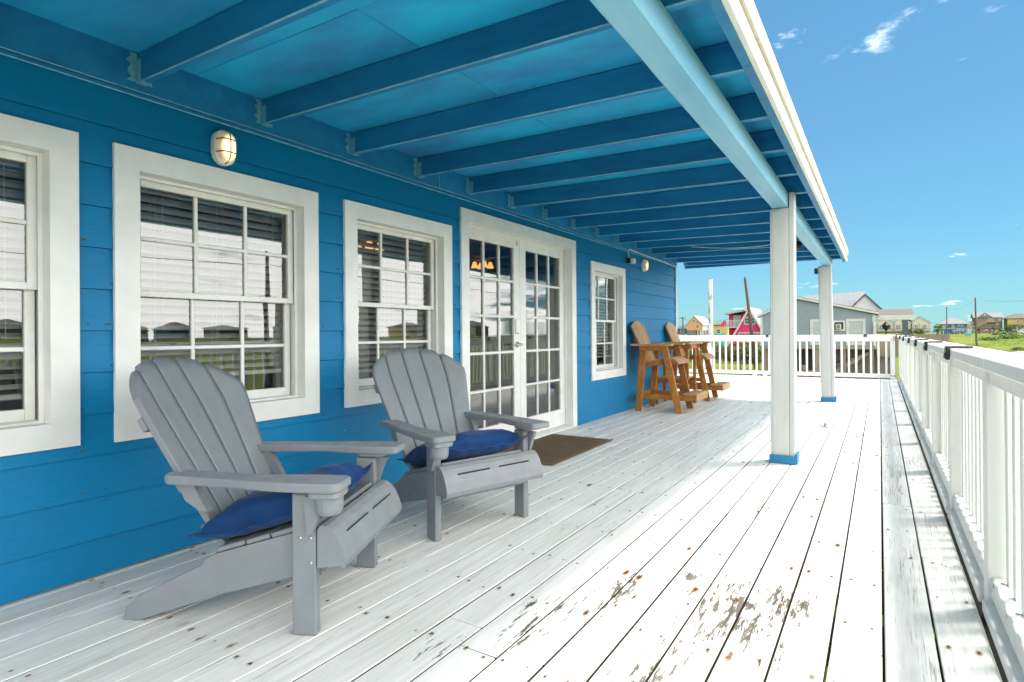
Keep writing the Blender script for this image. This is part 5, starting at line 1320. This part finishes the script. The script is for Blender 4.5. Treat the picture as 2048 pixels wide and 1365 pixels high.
wire((18.6, 237.3, 8.4), (18.6, 169.7, 8.3), 1.2, 'thin power line between the two poles in the field', .02); wire((26.5, 22.4, 5.6), (40, -60, 6.2), 1.0, 'power line across the street seen in reflection', .02); wire((26.5, 22.4, 5.6), (20, 169.7, 7.9), 1.5, 'power line running along the street toward the tall pole', .02)

# ---- street sign, barrier
sg = thing('street_sign', 'small blue green street sign on a thin post in the field', 'street sign', (17.75, 169.2, gz(17.75, 169.2)))
MB().tube([(0, 0, -.3), (0, 0, 2.6)], .05, 6).build('post', 'housewhite', sg); MB().box(-1.15, .05, -.02, .02, 2.35, 2.85, .005).build('plate', 'signblue', sg)
br = thing('barrier', 'low brown timber barrier at the edge of the field', 'barrier', (14.2, 176, gz(14.2, 176)))
for x in (-.5, .5): MB().box(x - .12, x + .12, -.1, .1, -.2, 1.5).build('post', 'tanwood', br)
MB().box(-.8, .8, -.16, -.105, .9, 1.35).build('board', 'tanwood', br)

# ---- vehicles
def car(x, y, rz, paintm, label, kind='suv', z=None, group='parked vehicles'):
    v = thing('parked_' + ('pickup' if kind == 'pickup' else 'car'), label, 'truck' if kind == 'pickup' else 'car', (x, y, gz(x, y) + .05 if z is None else z), rz, group)
    L = 5.4 if kind == 'pickup' else 4.7; hw = .92
    if kind == 'pickup': prof = [(-2.65, .45), (-2.65, 1.05), (-.95, 1.08), (-.80, 1.80), (.55, 1.82), (1.15, 1.12), (2.45, 1.02), (2.70, .85), (2.70, .45)]
    else: prof = [(-2.3, .40), (-2.35, 1.0), (-2.05, 1.60), (-1.6, 1.70), (.35, 1.70), (1.15, 1.10), (2.2, .95), (2.38, .75), (2.38, .40)]
    n = len(prof); mb = MB(); vs = []
    for yy, k in ((-hw, 0), (-hw + .12, 1), (hw - .12, 1), (hw, 0)):
        for px, pz in prof: t = max(0, (pz - 1.0)); vs.append((px * (1 if k else .985), yy * (1 - .16 * t / .8), pz if k else min(pz, pz - .02)))
    fs = [tuple(range(n)), tuple(range(4 * n - 1, 3 * n - 1, -1))]
    for s in range(3):
        for i in range(n): fs.append((s * n + i, (s + 1) * n + i, (s + 1) * n + (i + 1) % n, s * n + (i + 1) % n))
    mb.add(vs, fs).build('body', paintm, v, fix=True)
    cab = [(-.72, 1.12), (-.62, 1.70), (.45, 1.72), (.98, 1.15)] if kind == 'pickup' else [(-2.1, 1.05), (-1.85, 1.52), (.30, 1.60), (.95, 1.13)]
    for s in (-1, 1):
        w_ = MB(); q = [(px, s * (hw * (1 - .16 * max(0, pz - 1) / .8) + .006), pz) for px, pz in cab]; w_.add(q + [(a, b - s * .02, c) for a, b, c in q], [(0, 1, 2, 3), (4, 7, 6, 5), (0, 4, 5, 1), (1, 5, 6, 2), (2, 6, 7, 3), (3, 7, 4, 0)]).build('side_window', 'housewin', v, fix=True)
        for px in ((-1.75, 1.75) if kind == 'pickup' else (-1.45, 1.5)):
            wh = MB().lathe([(.2, -.12), (.35, -.12), (.37, -.06), (.37, .06), (.35, .12), (.2, .12)], 16, (px, s * (hw - .11), .36), 'y').build('tyre', 'tyre', v); MB().lathe([(.06, -.135), (.2, -.125), (.2, .125), (.06, .135)], 12, (px, s * (hw - .11), .36), 'y').build('rim', 'car_silver', wh)
        MB().box(L / 2 - .08 + (0 if kind == 'pickup' else .0), L / 2 + .012 + (.0), s * .62 - .15, s * .62 + .15, .72, .86, .01).build('headlight', 'car_white', v); MB().box(-L / 2 - .03, -L / 2 + .03, s * .72 - .1, s * .72 + .1, .85, 1.0, .01).build('taillight', 'car_red', v)
    a, b = (((.56, 1.80), (1.14, 1.13)) if kind == 'pickup' else ((.37, 1.685), (1.13, 1.115)))
    d = Vector((b[0] - a[0], 0, b[1] - a[1])); nn = Vector((-d.z, 0, d.x)).normalized() * .008
    MB().grid(lambda u, t: (Vector((a[0], 0, a[1])) + d * (.08 + .84 * t) + Vector((0, (u - .5) * 1.45, 0)) + nn, nn.normalized()), 2, 2, .006).build('windscreen', 'housewin', v, fix=True)
    return v
car(11.9, 86.6, R(8), 'car_dark', 'dark car parked on the street just beyond the railing', z=-2.97)
car(37.2, 309, R(185), 'car_red', 'dark red pickup truck parked in front of the taupe house', 'pickup'); car(46.0, 312, R(100), 'car_dark', 'dark sport utility car parked at the far lot, left of the white pickup'); car(49.2, 313, R(20), 'car_silver', 'silver grey pickup truck parked in front of the yellow house', 'pickup'); car(53.5, 316, R(80), 'car_white', 'white car at the right edge of the far lot')
car(25.6, 282, R(10), 'car_blue', 'small blue car parked in front of the teal house')

# ---- vegetation
def leaf_clump(mb, c, rad, n, size, flat=1.0):
    for i in range(n):
        while True:
            d = Vector((random.uniform(-1, 1), random.uniform(-1, 1), random.uniform(-1, 1)))
            if .25 < d.length < 1: break
        p = Vector(c) + Vector((d.x * rad[0], d.y * rad[1], d.z * rad[2])); s = size * random.uniform(.6, 1.3)
        a = Vector((random.uniform(-1, 1), random.uniform(-1, 1), random.uniform(-.6, 1))).normalized(); b = a.orthogonal().normalized()
        mb.add([p, p + a * s * .5 + b * s * .28, p + a * s, p + a * s * .5 - b * s * .28], [(0, 1, 2, 3)])
def shrub(x, y, w, h_, label, mat='leaf', n=220, group='shrubs in the field'):
    z = gz(x, y); s = thing('shrub', label, 'shrub', (x, y, z), 0, group); mb = MB()
    for k in range(5): leaf_clump(mb, (random.uniform(-.5, .5) * w, random.uniform(-.3, .3) * w, h_ * random.uniform(.35, .65)), (w * .5, w * .4, h_ * .42), n // 5, w * .22)
    mb.build('foliage', mat, s); tw = MB()
    for k in range(4): tw.tube([(0, 0, -.1), (random.uniform(-.3, .3) * w, random.uniform(-.2, .2) * w, h_ * .7)], [.04, .015], 5)
    tw.build('stem', 'pole', s)
sh = [(-19.5, 82, 2.4, 2.6, 'leaf', 'green shrub beyond the far railing, leftmost of the row'), (-17.3, 80, 2.0, 2.3, 'dryleaf', 'brownish shrub beyond the far railing near the tall white post'), (-15.2, 81, 2.6, 2.4, 'dryleaf', 'dry brown shrub below the pink house'), (-13.6, 79, 2.2, 2.7, 'leaf', 'leafy shrub beside the leaning pole'), (-12.6, 84, 2.6, 2.2, 'leaf', 'low green shrub behind the trailer'), (-21.8, 84, 2.6, 2.4, 'leaf', 'green shrub beyond the bar chairs')]
for x, y, w, h_, m_, lab in sh: shrub(x, y, w, h_, lab, m_, 420)
for i, (x, y, w, h_) in enumerate(((8.5, 128, 2.6, 1.5), (12.5, 196, 4, 1.3), (30, 208, 3.4, .8), (37, 214, 4, .8), (25, 200, 3, .6), (21.5, 140, 1.6, .55), (24.5, 141, 1.8, .55), (32, 232, 4, .7))):
    shrub(x, y, w, h_, ['wild bush beside the wooden fence', 'dense bush in the field left of the barrier', 'low bush in the field right of the tall pole', 'low bush on the rise before the parked trucks', 'low bush left of the tall pole', 'small bush by the far road edge, left of two', 'small bush by the far road edge, right of two', 'long low bush on the field edge below the taupe house'][i], 'leaf', 300)
def palm(x, y, h_, r_, label, n=26, z=None, skirt=True):
    z = gz(x, y) if z is None else z; t = thing('palm_tree', label, 'palm tree', (x, y, z), 0, 'palms around the far houses')
    MB().tube([(0, 0, -.3), (.05, 0, h_ * .5), (0, .05, h_)], [.26, .2, .17], 8).build('trunk', 'pole', t); mb = MB(); dry = MB()
    for i in range(n):
        az = 2 * math.pi * i / n * 2.4 + random.uniform(-.3, .3); el = random.uniform(-.5, 1.2); d = Vector((math.cos(az) * math.cos(el), math.sin(az) * math.cos(el), math.sin(el)))
        m_ = dry if (skirt and el < -.2) else mb; L = r_ * random.uniform(.8, 1.1); o = Vector((0, 0, h_)); sd_ = d.cross(Vector((0, 0, 1))).normalized()
        for k in range(9):          # fan of leaflets at the end of the stalk
            a = (k - 4) / 4 * 1.1; dd = (d * math.cos(a) + sd_ * math.sin(a)).normalized(); b0 = o + d * L * .35; tip = b0 + dd * L * .65 - Vector((0, 0, .22 * L * abs(math.sin(a)) + .10 * L)); w_ = dd.cross(Vector((0, 0, 1))).normalized() * r_ * .045
            mid_ = b0.lerp(tip, .5) + Vector((0, 0, .05 * L)); m_.add([b0, mid_ + w_, tip, mid_ - w_], [(0, 1, 2, 3)])
        m_.add([o - sd_ * .03, o + sd_ * .03, o + d * L * .36 + sd_ * .02, o + d * L * .36 - sd_ * .02], [(0, 1, 2, 3)])
    mb.build('crown', 'palmleaf', t)
    if dry.v: dry.build('dry_fronds', 'dryleaf', t)
palm(17.0, 248.2, 2.0, 2.1, 'bushy palm tree left of the teal house', 40)
palm(6.3, 190, 1.6, 2.0, 'palm crown showing above the wooden fence', 26, -.9); palm(9.2, 196, 1.3, 1.9, 'second palm crown above the wooden fence, nearer its end', 24, -.7); palm(-42.5, 140, 3.8, 1.2, 'slim palm tree at the far left near the house corner', 22)
for i, (x, y, h_) in enumerate(((41, 318, 2.4), (43.6, 320, 1.6), (46.2, 322, 2.8), (47.6, 322, 2.6), (50.5, 322, 2.4), (53.5, 324, 2.6))): palm(x, y, h_, 1.7, ['small palm by the red pickup', 'shortest small palm before the garage door', 'small palm between taupe and yellow houses, left of a pair', 'small palm between taupe and yellow houses, right of a pair', 'small palm before the yellow house', 'small palm at the right edge before the yellow house'][i], 20)
# low fence line behind the shrubs
ff = thing('board_fence', 'weathered grey board fence below the pink house', 'fence', (-18, 86.2, -3.0))
for i in range(44): cbox('board', 'greywood', ff, -6 + .27 * i, -6 + .27 * i + .24, -.02, .02, 0, 1.7 + .06 * random.random(), .004)
cbox('fence_rail', 'greywood', ff, -6, 5.9, .022, .07, 1.2, 1.3, .004)
# rough grass standing in the field
def tufts():
    mb = MB(); random.seed(5)
    for i in range(5200):
        if i < 1500: y = random.uniform(56, 82); x = -y * random.uniform(.10, .32)
        else: y = random.uniform(118, 225); x = y * random.uniform(.03, .22)
        if 8 < x < 20.6 and y < 132: continue
        if x >= 20 and 111 < y < 137: continue
        z = gz(x, y) - .05; s = random.uniform(.12, .4) * (.6 if y > 100 else .4) * (1.5 if noise.noise((x * .08, y * .03, 2)) > .15 else .7)
        for k in range(5):
            a = random.uniform(0, 6.28); b = random.uniform(.2, .8) * s; p = Vector((x + random.uniform(-.5, .5), y + random.uniform(-.5, .5), z)); t_ = Vector((math.cos(a) * b, math.sin(a) * b, s * random.uniform(.7, 1.2))); w_ = Vector((-math.sin(a), math.cos(a), 0)) * s * .13
            mb.add([p - w_, p + w_, p + t_], [(0, 1, 2)])
    return mb
tag(tufts().build('rough_grass', 'leaf'), 'rough grass tufts standing in the fields', 'grass', kind='stuff')
